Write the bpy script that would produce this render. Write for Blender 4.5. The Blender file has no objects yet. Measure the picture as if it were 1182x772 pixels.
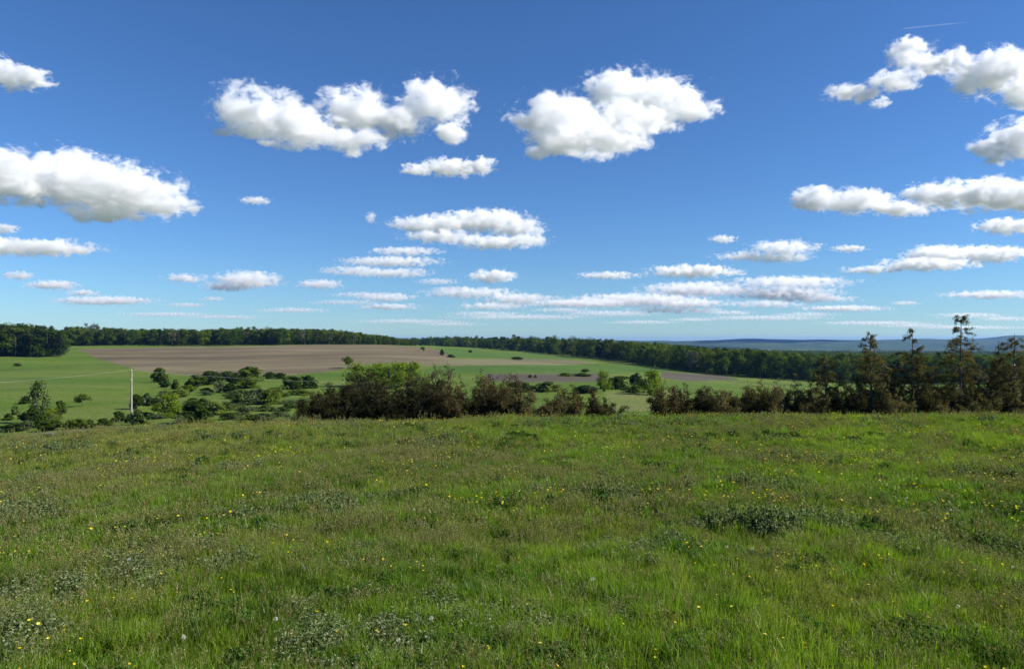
import bpy, math, random
import numpy as np
from mathutils import Vector

# ------------------------------------------------------------------ camera, sky, sun, exposure
SC = bpy.context.scene
COL = SC.collection
F, CX, HY = 844.0, 591.0, 392.0            # focal length, centre column and horizon row of the photograph
CAM_Z = 3.2
SUN_AZ, SUN_EL = math.radians(96), math.radians(34)     # azimuth to the right of the view direction

cam = bpy.data.cameras.new('camera')
camera = bpy.data.objects.new('camera', cam)
COL.objects.link(camera)
cam.sensor_width = 36.0
cam.lens = F / 1182 * 36.0
cam.clip_start, cam.clip_end = 0.1, 90000
camera.location = (0, 0, CAM_Z)
camera.rotation_euler = (math.radians(90) + math.atan(6 / F), 0, 0)
SC.camera = camera

world = bpy.data.worlds.new('World')
SC.world = world
world.use_nodes = True
wn = world.node_tree
sky = wn.nodes.new('ShaderNodeTexSky')
sky.sky_type = 'NISHITA'
sky.sun_disc = False
sky.sun_elevation = SUN_EL
sky.sun_rotation = SUN_AZ
sky.altitude = 300
sky.air_density = 1.0
sky.dust_density = 0.0
sky.ozone_density = 2.6
hsv = wn.nodes.new('ShaderNodeHueSaturation')
hsv.inputs['Saturation'].default_value = 1.05
hsv.inputs['Value'].default_value = 1.0
wn.links.new(sky.outputs[0], hsv.inputs['Color'])
bg = wn.nodes['Background']
wb = wn.nodes.new('ShaderNodeMix'); wb.data_type = 'RGBA'; wb.blend_type = 'MULTIPLY'
wb.inputs['Factor'].default_value = 1.0
_a = [q for q in wb.inputs if q.type == 'RGBA']
wn.links.new(hsv.outputs[0], _a[0]); _a[1].default_value = (.545, .83, 1.2, 1)     # the camera's white balance on the sky
wn.links.new([q for q in wb.outputs if q.type == 'RGBA'][0], bg.inputs['Color'])
bg.inputs['Strength'].default_value = 0.058

sun_data = bpy.data.lights.new('sun', 'SUN')
sun_data.energy = 4.6
sun_data.angle = math.radians(0.5)
sun_data.color = (1.0, 0.95, 0.87)
sun = bpy.data.objects.new('sun', sun_data)
COL.objects.link(sun)
sdir = Vector((math.sin(SUN_AZ) * math.cos(SUN_EL), math.cos(SUN_AZ) * math.cos(SUN_EL), math.sin(SUN_EL)))
sun.rotation_euler = sdir.to_track_quat('Z', 'Y').to_euler()
sun.location = sdir * 200

SC.view_settings.view_transform = 'Standard'
SC.view_settings.look = 'None'
SC.view_settings.gamma = 1
SC.view_settings.exposure = 0.88
SC.render.engine = 'CYCLES'
cy = SC.cycles
cy.use_denoising = True
cy.max_bounces = 24
cy.diffuse_bounces = 3
cy.glossy_bounces = 2
cy.transmission_bounces = 3
cy.volume_bounces = 20
cy.volume_step_rate = 0.2
cy.transparent_max_bounces = 8
cy.sample_clamp_indirect = 8

RNG = np.random.default_rng(7)
random.seed(7)

# ------------------------------------------------------------------ helpers
def tag(o, label=None, cat=None, group=None, kind=None):
    if label: o['label'] = label
    if cat: o['category'] = cat
    if group: o['group'] = group
    if kind: o['kind'] = kind
    return o

def mesh_of(name, verts, faces, attrs=None, mats=(), mat_idx=None, smooth=False):
    """verts (n,3); faces: one (m,k) array or a list of them, k = 3 or 4."""
    if isinstance(faces, np.ndarray): faces = [faces]
    faces = [np.asarray(f, dtype=np.int32) for f in faces if len(f)]
    me = bpy.data.meshes.new(name)
    verts = np.asarray(verts, dtype=np.float32)
    me.vertices.add(len(verts))
    me.vertices.foreach_set('co', verts.ravel())
    loops = np.concatenate([f.ravel() for f in faces]).astype(np.int32)
    tot = np.concatenate([np.full(len(f), f.shape[1], dtype=np.int32) for f in faces])
    start = np.concatenate([[0], np.cumsum(tot)[:-1]]).astype(np.int32)
    me.loops.add(len(loops)); me.loops.foreach_set('vertex_index', loops)
    me.polygons.add(len(tot)); me.polygons.foreach_set('loop_start', start)
    if mat_idx is not None: me.polygons.foreach_set('material_index', np.asarray(mat_idx, dtype=np.int32))
    if smooth: me.polygons.foreach_set('use_smooth', np.ones(len(tot), dtype=bool))
    for k, v in (attrs or {}).items():
        a = me.attributes.new(k, 'FLOAT', 'POINT'); a.data.foreach_set('value', np.asarray(v, dtype=np.float32))
    for m in mats: me.materials.append(m)
    me.update(calc_edges=True)
    me.validate()
    return me

def obj(name, me, parent=None, loc=(0, 0, 0), rz=0.0, scale=1.0):
    o = bpy.data.objects.new(name, me)
    COL.objects.link(o)
    if parent is not None: o.parent = parent
    o.location = loc; o.rotation_euler = (0, 0, rz)
    o.scale = scale if hasattr(scale, '__len__') else (scale,) * 3
    return o

def empty(name, loc, rz=0.0, scale=1.0):
    o = obj(name, None, None, loc, rz, scale)
    o.empty_display_size = 0.3
    return o

def copy_tree(src, loc, rz, scale):
    r = src.copy(); COL.objects.link(r)
    r.location = loc; r.rotation_euler = (0, 0, rz)
    r.scale = scale if hasattr(scale, '__len__') else (scale,) * 3
    for ch in src.children:
        c = ch.copy(); COL.objects.link(c); c.parent = r
    return r

_perm = np.random.default_rng(3).permutation(256)
_perm = np.concatenate([_perm, _perm, _perm])
_grad = np.random.default_rng(4).normal(size=(256, 3)); _grad /= np.linalg.norm(_grad, axis=1)[:, None]
def perlin(p):
    p = np.asarray(p, float)
    i = np.floor(p).astype(int); f = p - i; i &= 255
    w = f * f * f * (f * (f * 6 - 15) + 10)
    out = 0
    for dx in (0, 1):
        wx = w[:, 0] if dx else 1 - w[:, 0]
        for dy in (0, 1):
            wy = w[:, 1] if dy else 1 - w[:, 1]
            for dz in (0, 1):
                wz = w[:, 2] if dz else 1 - w[:, 2]
                h = _perm[_perm[_perm[i[:, 0] + dx] + i[:, 1] + dy] + i[:, 2] + dz]
                g = _grad[h]
                out = out + wx * wy * wz * ((f - (dx, dy, dz)) * g).sum(1)
    return out * 1.5
def fbm2(x, y, s, oct=3, seed=0.0):
    o = 0; a = 1
    for k in range(oct):
        o = o + a * perlin(np.stack([x / s + seed, y / s - seed, np.full_like(x, seed * 1.7)], 1)); s *= .5; a *= .5
    return o

# ------------------------------------------------------------------ material helpers
class NT:
    def __init__(s, name):
        s.m = bpy.data.materials.new(name); s.m.use_nodes = True
        s.t = s.m.node_tree; s.t.nodes.clear()
        s.out = s.n('ShaderNodeOutputMaterial')
    def n(s, typ, **kw):
        x = s.t.nodes.new(typ)
        for k, v in kw.items(): setattr(x, k, v)
        return x
    def l(s, a, b): s.t.links.new(a, b)
    def noise(s, scale, detail=3, rough=.55, vec=None, dist=0):
        x = s.n('ShaderNodeTexNoise'); x.inputs['Scale'].default_value = scale
        x.inputs['Detail'].default_value = detail; x.inputs['Roughness'].default_value = rough
        x.inputs['Distortion'].default_value = dist
        s.l(vec if vec is not None else s.pos(), x.inputs['Vector'])
        return x.outputs[0]
    def pos(s):
        if not hasattr(s, '_g'): s._g = s.n('ShaderNodeNewGeometry')
        return s._g.outputs['Position']
    def scaled(s, sc, rot=(0, 0, 0)):
        x = s.n('ShaderNodeMapping'); x.inputs['Scale'].default_value = sc; x.inputs['Rotation'].default_value = rot
        s.l(s.pos(), x.inputs['Vector']); return x.outputs[0]
    def ramp(s, fac, stops):
        x = s.n('ShaderNodeValToRGB'); e = x.color_ramp.elements
        while len(e) < len(stops): e.new(.5)
        for k, (p, c) in enumerate(stops):
            e[k].position = p; e[k].color = (*c, 1) if len(c) == 3 else c
        s.l(fac, x.inputs[0]); return x.outputs[0]
    def mix(s, fac, a, b, mode='MIX'):
        x = s.n('ShaderNodeMix', data_type='RGBA', blend_type=mode)
        for sock, v in ((x.inputs['Factor'], fac), (x.inputs['A'], a), (x.inputs['B'], b)):
            if hasattr(v, 'is_output'): s.l(v, sock)
            else: sock.default_value = v if not hasattr(v, '__len__') else (*v, 1)
        return [q for q in x.outputs if q.type == 'RGBA'][0]
    def math(s, op, a, b=0.0):
        x = s.n('ShaderNodeMath', operation=op)
        for k, v in enumerate((a, b)):
            if hasattr(v, 'is_output'): s.l(v, x.inputs[k])
            else: x.inputs[k].default_value = v
        return x.outputs[0]
    def attr(s, name):
        x = s.n('ShaderNodeAttribute', attribute_name=name); return x.outputs['Fac']
    def rand(s):
        return s.n('ShaderNodeObjectInfo').outputs['Random']
    def leaf_out(s, col, trans=.35, gloss=.05, rough=.45):
        d = s.n('ShaderNodeBsdfDiffuse'); t = s.n('ShaderNodeBsdfTranslucent')
        s.l(col, d.inputs[0])
        tc = s.mix(1.0, col, (1.15, 1.25, .55), 'MULTIPLY'); s.l(tc, t.inputs[0])
        m = s.n('ShaderNodeMixShader'); m.inputs[0].default_value = trans
        s.l(d.outputs[0], m.inputs[1]); s.l(t.outputs[0], m.inputs[2])
        if gloss > 0:
            g = s.n('ShaderNodeBsdfGlossy'); g.inputs['Roughness'].default_value = rough
            g.inputs[0].default_value = (1, 1, 1, 1)
            m2 = s.n('ShaderNodeMixShader'); m2.inputs[0].default_value = gloss
            s.l(m.outputs[0], m2.inputs[1]); s.l(g.outputs[0], m2.inputs[2]); m = m2
        s.l(m.outputs[0], s.out.inputs['Surface'])
        return s.m
    def diffuse_out(s, col, rough=.9, bump=None, bstr=.5, bdist=.1):
        p = s.n('ShaderNodeBsdfPrincipled'); p.inputs['Roughness'].default_value = rough
        p.inputs['Specular IOR Level'].default_value = .2
        if hasattr(col, 'is_output'): s.l(col, p.inputs['Base Color'])
        else: p.inputs['Base Color'].default_value = (*col, 1)
        if bump is not None:
            b = s.n('ShaderNodeBump'); b.inputs['Strength'].default_value = bstr; b.inputs['Distance'].default_value = bdist
            s.l(bump, b.inputs['Height']); s.l(b.outputs[0], p.inputs['Normal'])
        s.l(p.outputs[0], s.out.inputs['Surface'])
        return s.m

def leaf_mat(name, stops, rand_stops=None, trans=.35, gloss=.05, rough=.45):
    s = NT(name)
    c = s.ramp(s.attr('tint'), stops)
    if rand_stops: c = s.mix(1.0, c, s.ramp(s.rand(), rand_stops), 'MULTIPLY')
    return s.leaf_out(c, trans, gloss, rough)

# ------------------------------------------------------------------ terrain
PXC = [-700, 0, 150, 300, 450, 600, 750, 900, 1050, 1182, 1900]
EDGE = [520, 510, 500, 494, 491, 488, 486, 485, 484, 483, 483]      # where the meadow rolls over, 36 m away
ROWS = {      # depth in metres -> picture row of the ground there, for the columns of PXC
    110: [500, 499, 492, 492, 495, 492, 486, 490, 490, 490, 490],
    150: [474, 472, 470, 470, 468, 464, 463, 470, 472, 474, 474],
    200: [452, 450, 450, 450, 450, 448, 450, 458, 462, 462, 462],
    280: [432, 432, 432, 431, 429, 428, 434, 444, 450, 450, 450],
    400: [412, 412, 412, 411, 410, 417, 426, 436, 440, 440, 440],
    550: [400, 400, 399.5, 399, 399, 411, 417, 429, 432, 432, 432],
    760: [398, 397.5, 397, 396.5, 397, 405.5, 413, 424, 426, 426, 426],
    1200: [402, 402, 401, 400, 399, 402.5, 409, 416, 418, 418, 418],
    2500: [404, 404, 404, 403, 402, 402, 404, 408, 409, 409, 409],
    4500: [398, 398, 398, 398, 397, 397, 397, 399.5, 400, 400, 400],
    7000: [396, 396, 396, 395, 395, 394.6, 394, 394, 393.4, 391, 391],
    12000: [402, 402, 402, 402, 402, 402, 402, 402, 402, 401, 401],
}
def _controls():
    P, Z = [], []
    def add(u, d, z):
        r = d * math.hypot(1, u); P.append((math.atan(u) * 1.5, math.log(r))); Z.append(z)
    for k, px in enumerate(PXC):
        u = (px - CX) / F
        z36 = CAM_Z - (EDGE[k] - HY) / F * 36
        s36 = (EDGE[k] - HY) / F
        for d, z in ((1, 0), (5, 0), (12, z36 * .22), (24, z36 * .58), (36, z36)): add(u, d, z)
        for d, ds in ((44, .010), (58, .020), (78, .015)): add(u, d, CAM_Z - (s36 + ds) * d)
        for d, row in ROWS.items(): add(u, d, CAM_Z - (row[k] - HY) / F * d)
    for th in (-180, -150, -110, 110, 150, 180):         # behind and beside the camera
        for d in (1, 5, 12, 36, 110, 400, 2000, 12000):
            P.append((math.radians(th) * 1.5, math.log(d))); Z.append([0, 0, -.1, -.8, -6, -9, -15, -10][[1, 5, 12, 36, 110, 400, 2000, 12000].index(d)])
    return np.array(P), np.array(Z)
_P, _Z = _controls()
_EPS = .06
def _phi(a, b):
    return np.sqrt(((a[:, None, :] - b[None]) ** 2).sum(2) + _EPS ** 2)
_n = len(_P)
_A = np.zeros((_n + 3, _n + 3)); _A[:_n, :_n] = _phi(_P, _P)
_A[:_n, _n] = 1; _A[:_n, _n + 1:] = _P; _A[_n:, :_n] = _A[:_n, _n:].T
_W = np.linalg.solve(_A, np.concatenate([_Z, np.zeros(3)]))
def ground(x, y):
    x = np.atleast_1d(np.asarray(x, float)); y = np.atleast_1d(np.asarray(y, float))
    q = np.stack([np.arctan2(x, y) * 1.5, np.log(np.maximum(np.hypot(x, y), .5))], 1)
    out = np.empty(len(q))
    for a in range(0, len(q), 20000):
        c = q[a:a + 20000]
        out[a:a + 20000] = _phi(c, _P) @ _W[:_n] + _W[_n] + c @ _W[_n + 1:]
    r = np.hypot(x, y)
    out *= np.clip((r - 1.5) / 5, 0, 1)
    near = np.clip((48 - r) / 12, 0, 1)
    out += near * (.16 * fbm2(x, y, 5.0, 2, 3.3) + .05 * fbm2(x, y, 1.3, 2, 8.1))
    mid = np.clip((r - 90) / 60, 0, 1) * np.clip((900 - r) / 300, 0, 1)
    out += mid * .5 * fbm2(x, y, 45.0, 2, 5.5)
    far = np.clip((r - 2200) / 1500, 0, 1)
    out += far * (9 * fbm2(x, y, 900.0, 3, 1.5) + (np.clip((r - 2600) / 2500, 0, 1) * (64 * fbm2(x, y, 1900.0, 2, 4.1) + 26 * fbm2(x, y, 700.0, 2, 9.1))))
    return out
def gz(x, y): return float(ground([x], [y])[0])
def at(px, d):                                   # a point of the ground d metres out in the column px
    x = (px - CX) / F * d
    return x, d, gz(x, d)
_DD = np.exp(np.linspace(math.log(92), math.log(2500), 500))
def depth_of(px, py):
    u = (px - CX) / F
    rows = HY + (CAM_Z - ground(u * _DD, _DD)) / _DD * F
    k = np.nonzero(rows <= py)[0]
    return float(_DD[k[0]]) if len(k) else 900.0

th = np.concatenate([np.radians(np.arange(-180, -44, 4)), np.radians(np.arange(-44, 44, .11)), np.radians(np.arange(44, 180.1, 4))])
lr = np.concatenate([np.arange(math.log(.6), math.log(30), .05), np.arange(math.log(30), math.log(1600), .0105), np.arange(math.log(1600), math.log(13500), .03)])
TH, LR = np.meshgrid(th, lr)
R = np.exp(LR); GX, GY = (R * np.sin(TH)).ravel(), (R * np.cos(TH)).ravel()
GZ = ground(GX, GY)
nr, nt = TH.shape
ii, jj = np.meshgrid(np.arange(nr - 1), np.arange(nt - 1), indexing='ij')
v0 = (ii * nt + jj).ravel()
QF = np.stack([v0, v0 + nt, v0 + nt + 1, v0 + 1], 1)
GV = np.stack([GX, GY, GZ], 1)
fc = GV[QF].mean(1)
fr = np.hypot(fc[:, 0], fc[:, 1])
frontal = fc[:, 1] > .3 * fr
dep = np.where(frontal, fc[:, 1], 1e9)
fpx = CX + F * fc[:, 0] / dep
fpy = HY + F * (CAM_Z - fc[:, 2]) / dep
fpx_j = fpx + 1.2 * fbm2(fc[:, 0], fc[:, 1], 20., 2, 2.2); fpy_j = fpy + .35 * fbm2(fc[:, 0], fc[:, 1], 24., 2, 6.2)
def inside(poly):
    res = np.zeros(len(fpx), bool); n = len(poly)
    for a in range(n):
        (x1, y1), (x2, y2) = poly[a], poly[(a + 1) % n]
        c = ((y1 > fpy_j) != (y2 > fpy_j)) & (fpx_j < (x2 - x1) * (fpy_j - y1) / (y2 - y1 + 1e-12) + x1)
        res ^= c
    return res
zone = np.zeros(len(QF), int)
zone[fr > 1600] = 9
vis = frontal & (fr > 120) & (fr < 1300)
Z_PLOUGH, Z_DRY, Z_DARK, Z_LUSH, Z_MEADOW, Z_ROAD, Z_STRAW = 1, 2, 3, 4, 5, 6, 7
def setz(poly, z, dmin=120, dmax=1300):
    zone[inside(poly) & frontal & (fr > dmin) & (fr < dmax)] = z
setz([(478, 401.5), (520, 402), (560, 406), (620, 409), (690, 414.5), (640, 414), (560, 413), (500, 412)], Z_LUSH)
setz([(500, 423), (640, 421), (760, 424), (790, 429), (700, 431), (600, 430), (480, 433)], Z_LUSH)
setz([(470, 417), (520, 414.5), (600, 414), (660, 415.5), (692, 419), (660, 421), (600, 421), (520, 422), (470, 423)], Z_DRY)
setz([(560, 431), (690, 431), (704, 436), (690, 441), (600, 441), (560, 439)], Z_DARK)
setz([(765, 429), (830, 433), (856, 438), (800, 440), (762, 436)], Z_DARK)
setz([(82, 398.8), (300, 397), (470, 397), (500, 402), (527, 411.5), (505, 418), (470, 418), (425, 420), (385, 428), (340, 432.5), (215, 432.5), (163, 428), (110, 413)], Z_PLOUGH, 200, 575)
setz([(700, 452), (790, 450), (800, 474), (700, 474)], Z_STRAW, 92, 230)
zone[fr < 62] = Z_MEADOW
ra, rb = np.array(at(-60, 101)[:2]), np.array(at(430, 132)[:2])      # the lane at the foot of the meadow
ab = (rb - ra) / np.linalg.norm(rb - ra)
dist = np.abs((fc[:, 0] - ra[0]) * ab[1] - (fc[:, 1] - ra[1]) * ab[0])
along = (fc[:, 0] - ra[0]) * ab[0] + (fc[:, 1] - ra[1]) * ab[1]
zone[(dist < 2.9) & (fr > 62) & (along > -60) & (along < 17)] = Z_ROAD

def m_grassland(name, c, band=0.0):
    s = NT(name)
    big = s.noise(.018, 4, .6)
    col = s.ramp(big, [(.3, c[0]), (.5, c[1]), (.7, c[2])])
    st = s.noise(.05, 3, .6, s.scaled((.25, 1, 1), (0, 0, .12)))
    col = s.mix(s.math('MULTIPLY', s.ramp(st, [(.42, (0, 0, 0)), (.66, (1, 1, 1))]), band), col, c[3])
    fine = s.noise(.9, 3, .7)
    col = s.mix(1.0, col, s.ramp(fine, [(.25, (.62, .62, .62)), (.75, (1.3, 1.3, 1.3))]), 'MULTIPLY')
    return s.diffuse_out(col, .95, s.noise(1.6, 4, .7), .9, .5)
M_PAST = m_grassland('pasture_grass', [(.048, .098, .005), (.076, .138, .006), (.102, .152, .010), (.14, .165, .03)], .75)
M_LUSH = m_grassland('lush_crop', [(.055, .11, .012), (.07, .14, .014), (.09, .145, .02), (.06, .10, .016)], .5)
M_STRAW = m_grassland('straw_grass', [(.10, .14, .025), (.14, .165, .035), (.11, .15, .025), (.17, .16, .06)], .6)
def m_soil(name, c, strength=.8):
    s = NT(name)
    st = s.noise(.03, 4, .62, s.scaled((.22, 1, 1), (0, 0, -.1)))
    col = s.ramp(st, [(.36, c[0]), (.5, c[1]), (.64, c[2])])
    wv = s.noise(.35, 3, .7, s.scaled((.1, 1, 1), (0, 0, -.1)))
    col = s.mix(1.0, col, s.ramp(wv, [(.3, (.8, .8, .8)), (.7, (1.2, 1.2, 1.2))]), 'MULTIPLY')
    patch = s.noise(.012, 3, .5)
    col = s.mix(s.math('MULTIPLY', s.ramp(patch, [(.52, (0, 0, 0)), (.72, (1, 1, 1))]), strength), col, c[3])
    return s.diffuse_out(col, .95, s.noise(1.2, 3, .7), .8, .3)
M_PLOUGH = m_soil('ploughed_soil', [(.085, .068, .036), (.132, .104, .056), (.18, .145, .08), (.115, .115, .04)], .5)
M_DRY = m_soil('dry_stubble', [(.115, .11, .045), (.14, .13, .058), (.165, .15, .075), (.09, .11, .03)], .5)
M_DARK = m_soil('dark_tilled_soil', [(.066, .055, .038), (.085, .072, .048), (.10, .09, .055), (.075, .095, .028)], .6)
s = NT('lane_gravel')
M_ROAD = s.diffuse_out(s.ramp(s.noise(.8, 4, .7), [(.3, (.09, .088, .085)), (.7, (.15, .145, .14))]), .9, s.noise(20, 2), .3, .02)
s = NT('meadow_soil')
M_MEADOW = s.diffuse_out(s.ramp(s.noise(1.5, 4, .6), [(.3, (.022, .032, .006)), (.7, (.045, .065, .01))]), .95, s.noise(9, 3), .6, .05)
s = NT('distant_woodland')
wood = s.noise(.006, 5, .7)
tone = s.ramp(wood, [(.3, (.018, .036, .012)), (.55, (.045, .08, .02)), (.75, (.09, .13, .03))])
fld = s.noise(.0016, 3, .5, s.scaled((1, .28, 1)))
tone = s.mix(s.ramp(fld, [(.64, (0, 0, 0)), (.67, (1, 1, 1))]), tone, (.12, .15, .05))
M_HILL = s.diffuse_out(tone, .95, s.noise(.06, 4, .7), 1.0, 14)
def zone_obj(name, z, mat):
    f = QF[zone == z]
    used, inv = np.unique(f, return_inverse=True)
    o = obj(name, mesh_of(name, GV[used], inv.reshape(-1, 4), mats=[mat], smooth=True))
    return tag(o, kind='structure')
for nm, z, m in (('ground', 0, M_PAST), ('ploughed_field', Z_PLOUGH, M_PLOUGH), ('stubble_field', Z_DRY, M_DRY), ('tilled_field', Z_DARK, M_DARK),
                 ('green_field', Z_LUSH, M_LUSH), ('meadow_ground', Z_MEADOW, M_MEADOW), ('road', Z_ROAD, M_ROAD), ('straw_field', Z_STRAW, M_STRAW), ('hills', 9, M_HILL)):
    zone_obj(nm, z, m)

# ------------------------------------------------------------------ the air
HAZE_TOP, HAZE_BOT, HR = 44.0, float(GZ.min()) - 1.0, 14500.0
hv = np.array([(x, y, z) for z in (HAZE_BOT, HAZE_TOP) for x, y in ((-HR, -HR), (HR, -HR), (HR, HR), (-HR, HR))])
hf = np.array([(3, 2, 1, 0), (4, 5, 6, 7), (0, 1, 5, 4), (1, 2, 6, 5), (2, 3, 7, 6), (3, 0, 4, 7)])
s = NT('haze_air')
pv = s.n('ShaderNodeVolumePrincipled')
pv.inputs['Color'].default_value = (.2, .44, 1.0, 1)
pv.inputs['Density'].default_value = 5e-5
pv.inputs['Anisotropy'].default_value = .2
s.l(pv.outputs[0], s.out.inputs['Volume'])
haze = obj('haze', mesh_of('haze', hv, hf, mats=[s.m]))
tag(haze, kind='stuff')

# ------------------------------------------------------------------ plant generators
def unit(v): return v / (np.linalg.norm(v, axis=-1, keepdims=True) + 1e-9)
def leaves(P, N, size, rng, aspect=1.8, jitter=.35, axis=None):
    """one four-cornered leaf per point, its face turned to N; axis = the way the leaf points"""
    n = len(P)
    N = unit(N + rng.normal(size=(n, 3)) * jitter)
    A = rng.normal(size=(n, 3)) if axis is None else axis + rng.normal(size=(n, 3)) * .35
    A = unit(A - (A * N).sum(1)[:, None] * N)
    B = np.cross(N, A)
    sz = size * rng.uniform(.6, 1.35, (n, 1))
    L, Wd = A * sz, B * sz / aspect
    V = np.stack([P - L * .5, P - Wd * .5 + L * .05 + N * sz * .08, P + L * .5, P + Wd * .5 + L * .05 + N * sz * .08], 1).reshape(-1, 3)
    return V, np.arange(4 * n).reshape(-1, 4)
def tube(pts, rad, sides=5):
    pts = np.asarray(pts, float); rad = np.asarray(rad, float); n = len(pts)
    t = unit(np.gradient(pts, axis=0))
    ref = np.where(np.abs(t[:, 2:3]) > .9, [[1., 0, 0]], [[0., 0, 1.]])
    a = unit(np.cross(t, ref)); b = np.cross(t, a)
    ang = np.arange(sides) * 2 * math.pi / sides
    V = (pts[:, None] + rad[:, None, None] * (np.cos(ang)[None, :, None] * a[:, None] + np.sin(ang)[None, :, None] * b[:, None])).reshape(-1, 3)
    k = np.arange(n - 1)[:, None] * sides; j = np.arange(sides)[None]; j2 = (j + 1) % sides
    return V, np.stack([k + j, k + j2, k + sides + j2, k + sides + j], 2).reshape(-1, 4)
class Geo:
    def __init__(s): s.v, s.f, s.t, s.n = [], [], [], 0
    def add(s, V, Fq, tint=.5):
        s.v.append(V); s.f.append(Fq + s.n); s.n += len(V)
        s.t.append(np.broadcast_to(tint, (len(V),)).astype(float) if np.ndim(tint) == 0 else np.asarray(tint, float))
    def mesh(s, name, mat, smooth=False):
        return mesh_of(name, np.concatenate(s.v), np.concatenate(s.f), {'tint': np.concatenate(s.t)}, [mat], smooth=smooth)

def far_crown(rng, h, w, base, nblob, nleaf, lsize, form='round'):
    """crown of a tree seen from afar: leaf clumps spread through the crown's volume"""
    g = Geo()
    zs = (np.arange(nblob) + rng.uniform(0, 1, nblob)) / nblob if form == 'dome' else rng.beta(1.5, 1.5, nblob) if form == 'round' else rng.beta(1.1, 1.6, nblob)
    for k in range(nblob):
        t = zs[k]
        if form == 'round': prof = math.sqrt(max(.02, 1 - (2 * t - .85) ** 2 / 1.35))
        elif form == 'dome': prof = math.sqrt(max(.03, 1 - t * t))
        elif form == 'cone': prof = (1 - t) * .95 + .06
        else: prof = .55 + .45 * math.sin(math.pi * min(1, t * .9 + .1))
        a = rng.uniform(0, 6.28); rr = w / 2 * prof * math.sqrt(rng.uniform(.05, 1)) * .8
        c = np.array([rr * math.cos(a), rr * math.sin(a), base + (h - base) * (.06 + .86 * t)])
        br = w * rng.uniform(.12, .23) * (.6 + .5 * prof)
        n = int(nleaf / nblob)
        d = unit(rng.normal(size=(n, 3)))
        P = c + d * br * rng.uniform(.35, 1.08, (n, 1)) * (1, 1, .8)
        V, Fq = leaves(P, d + (0, 0, .4), lsize, rng, 1.3, .5)
        ti = np.clip(rng.normal(.5, .2) + rng.normal(0, .12, n), 0, 1)
        g.add(V, Fq, np.repeat(ti, 4))
    return g
def bark_mat(name, a, b, sc=8):
    s = NT(name)
    return s.diffuse_out(s.ramp(s.noise(sc, 4, .7, s.scaled((1, 1, .25))), [(.3, a), (.7, b)]), .95, s.noise(sc * 3, 3, .7, s.scaled((1, 1, .2))), .6, .02)
M_BARK = bark_mat('bark_grey', (.06, .05, .042), (.16, .14, .12))
M_BARKD = bark_mat('bark_dark', (.03, .024, .02), (.085, .07, .058))
VAR = [(0, (.5, .56, .55)), (.3, (.75, .82, .75)), (.6, (1.1, 1.05, .9)), (.85, (1.6, 1.45, .9)), (1, (1.2, .98, .9))]
M_LEAFF = leaf_mat('woodland_leaves', [(0, (.035, .062, .010)), (.5, (.066, .108, .014)), (1, (.115, .16, .022))], VAR, .35, 0)
M_CONIF = leaf_mat('dark_needles', [(0, (.016, .028, .013)), (.5, (.027, .044, .018)), (1, (.045, .06, .022))], VAR, .15, 0)
M_GREYL = leaf_mat('grey_budding_twigs', [(0, (.045, .05, .035)), (.5, (.075, .078, .05)), (1, (.11, .11, .065))], VAR, .2, .02)
M_FRESH = leaf_mat('fresh_leaves', [(0, (.08, .125, .010)), (.5, (.13, .185, .014)), (1, (.19, .24, .025))], None, .45, 0)
M_SHRUBG = leaf_mat('shrub_leaves', [(0, (.04, .068, .012)), (.5, (.068, .105, .018)), (1, (.105, .145, .03))], VAR, .4, .015)
M_SHRUBD = leaf_mat('dark_shrub_leaves', [(0, (.036, .06, .010)), (.5, (.062, .098, .016)), (1, (.10, .138, .025))], VAR, .4, 0)
M_SHRUBY = leaf_mat('silver_shrub_leaves', [(0, (.05, .075, .028)), (.5, (.085, .115, .045)), (1, (.13, .155, .075))], None, .35, 0)

def far_tree(name, seed, h, w, base, nblob, nleaf, lsize, form, mat, bark=M_BARKD):
    rng = np.random.default_rng(seed)
    r = empty(name, (0, 0, 0))
    obj('crown', far_crown(rng, h, w, base, nblob, nleaf, lsize, form).mesh(name + '_crown', mat), r)
    g = Geo()
    V, Fq = tube([(0, 0, -.4), (.1, 0, h * .3), (.0, .15, h * .6), (0, 0, h * .88)], [h * .017, h * .013, h * .008, h * .002], 6); g.add(V, Fq)
    for k in range(5):
        a = rng.uniform(0, 6.28); z = h * rng.uniform(.25, .6); L = w * .36
        V, Fq = tube([(0, 0, z), (L * .5 * math.cos(a), L * .5 * math.sin(a), z + L * .45), (L * math.cos(a), L * math.sin(a), z + L * .75)], [h * .007, h * .005, h * .002], 4); g.add(V, Fq)
    obj('trunk', g.mesh(name + '_trunk', bark, True), r)
    return r
PROTO = []
def proto(r): PROTO.append(r); return r
TREES = [proto(far_tree('deciduous_tree', 11 + k, 15, [10.5, 11.5, 9.5, 12, 11, 10][k], [.6, .3, .8, .4, .2, .6][k], [30, 34, 26, 36, 32, 26][k], 3400, .62, 'round' if k % 3 else 'tall', M_LEAFF)) for k in range(6)]
CONIFERS = [proto(far_tree('conifer_tree', 31 + k, 17, [7.5, 8][k], .8, 38, 3000, .5, 'cone' if k else 'tall', M_CONIF)) for k in range(2)]
GREYS = [proto(far_tree('budding_tree', 41 + k, 14, [8, 7][k], 3, 26, 1300, .42, 'tall', M_GREYL, M_BARK)) for k in range(2)]
def plant_at(pool, px, d, h, wf=1.0, rng=random):
    src = rng.choice(pool); x, y, z = at(px, d)
    k = h / (15 if src in TREES else 17 if src in CONIFERS else 14)
    return copy_tree(src, (x, y, z - .1), rng.uniform(0, 6.28), (k * wf, k * wf, k))

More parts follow.
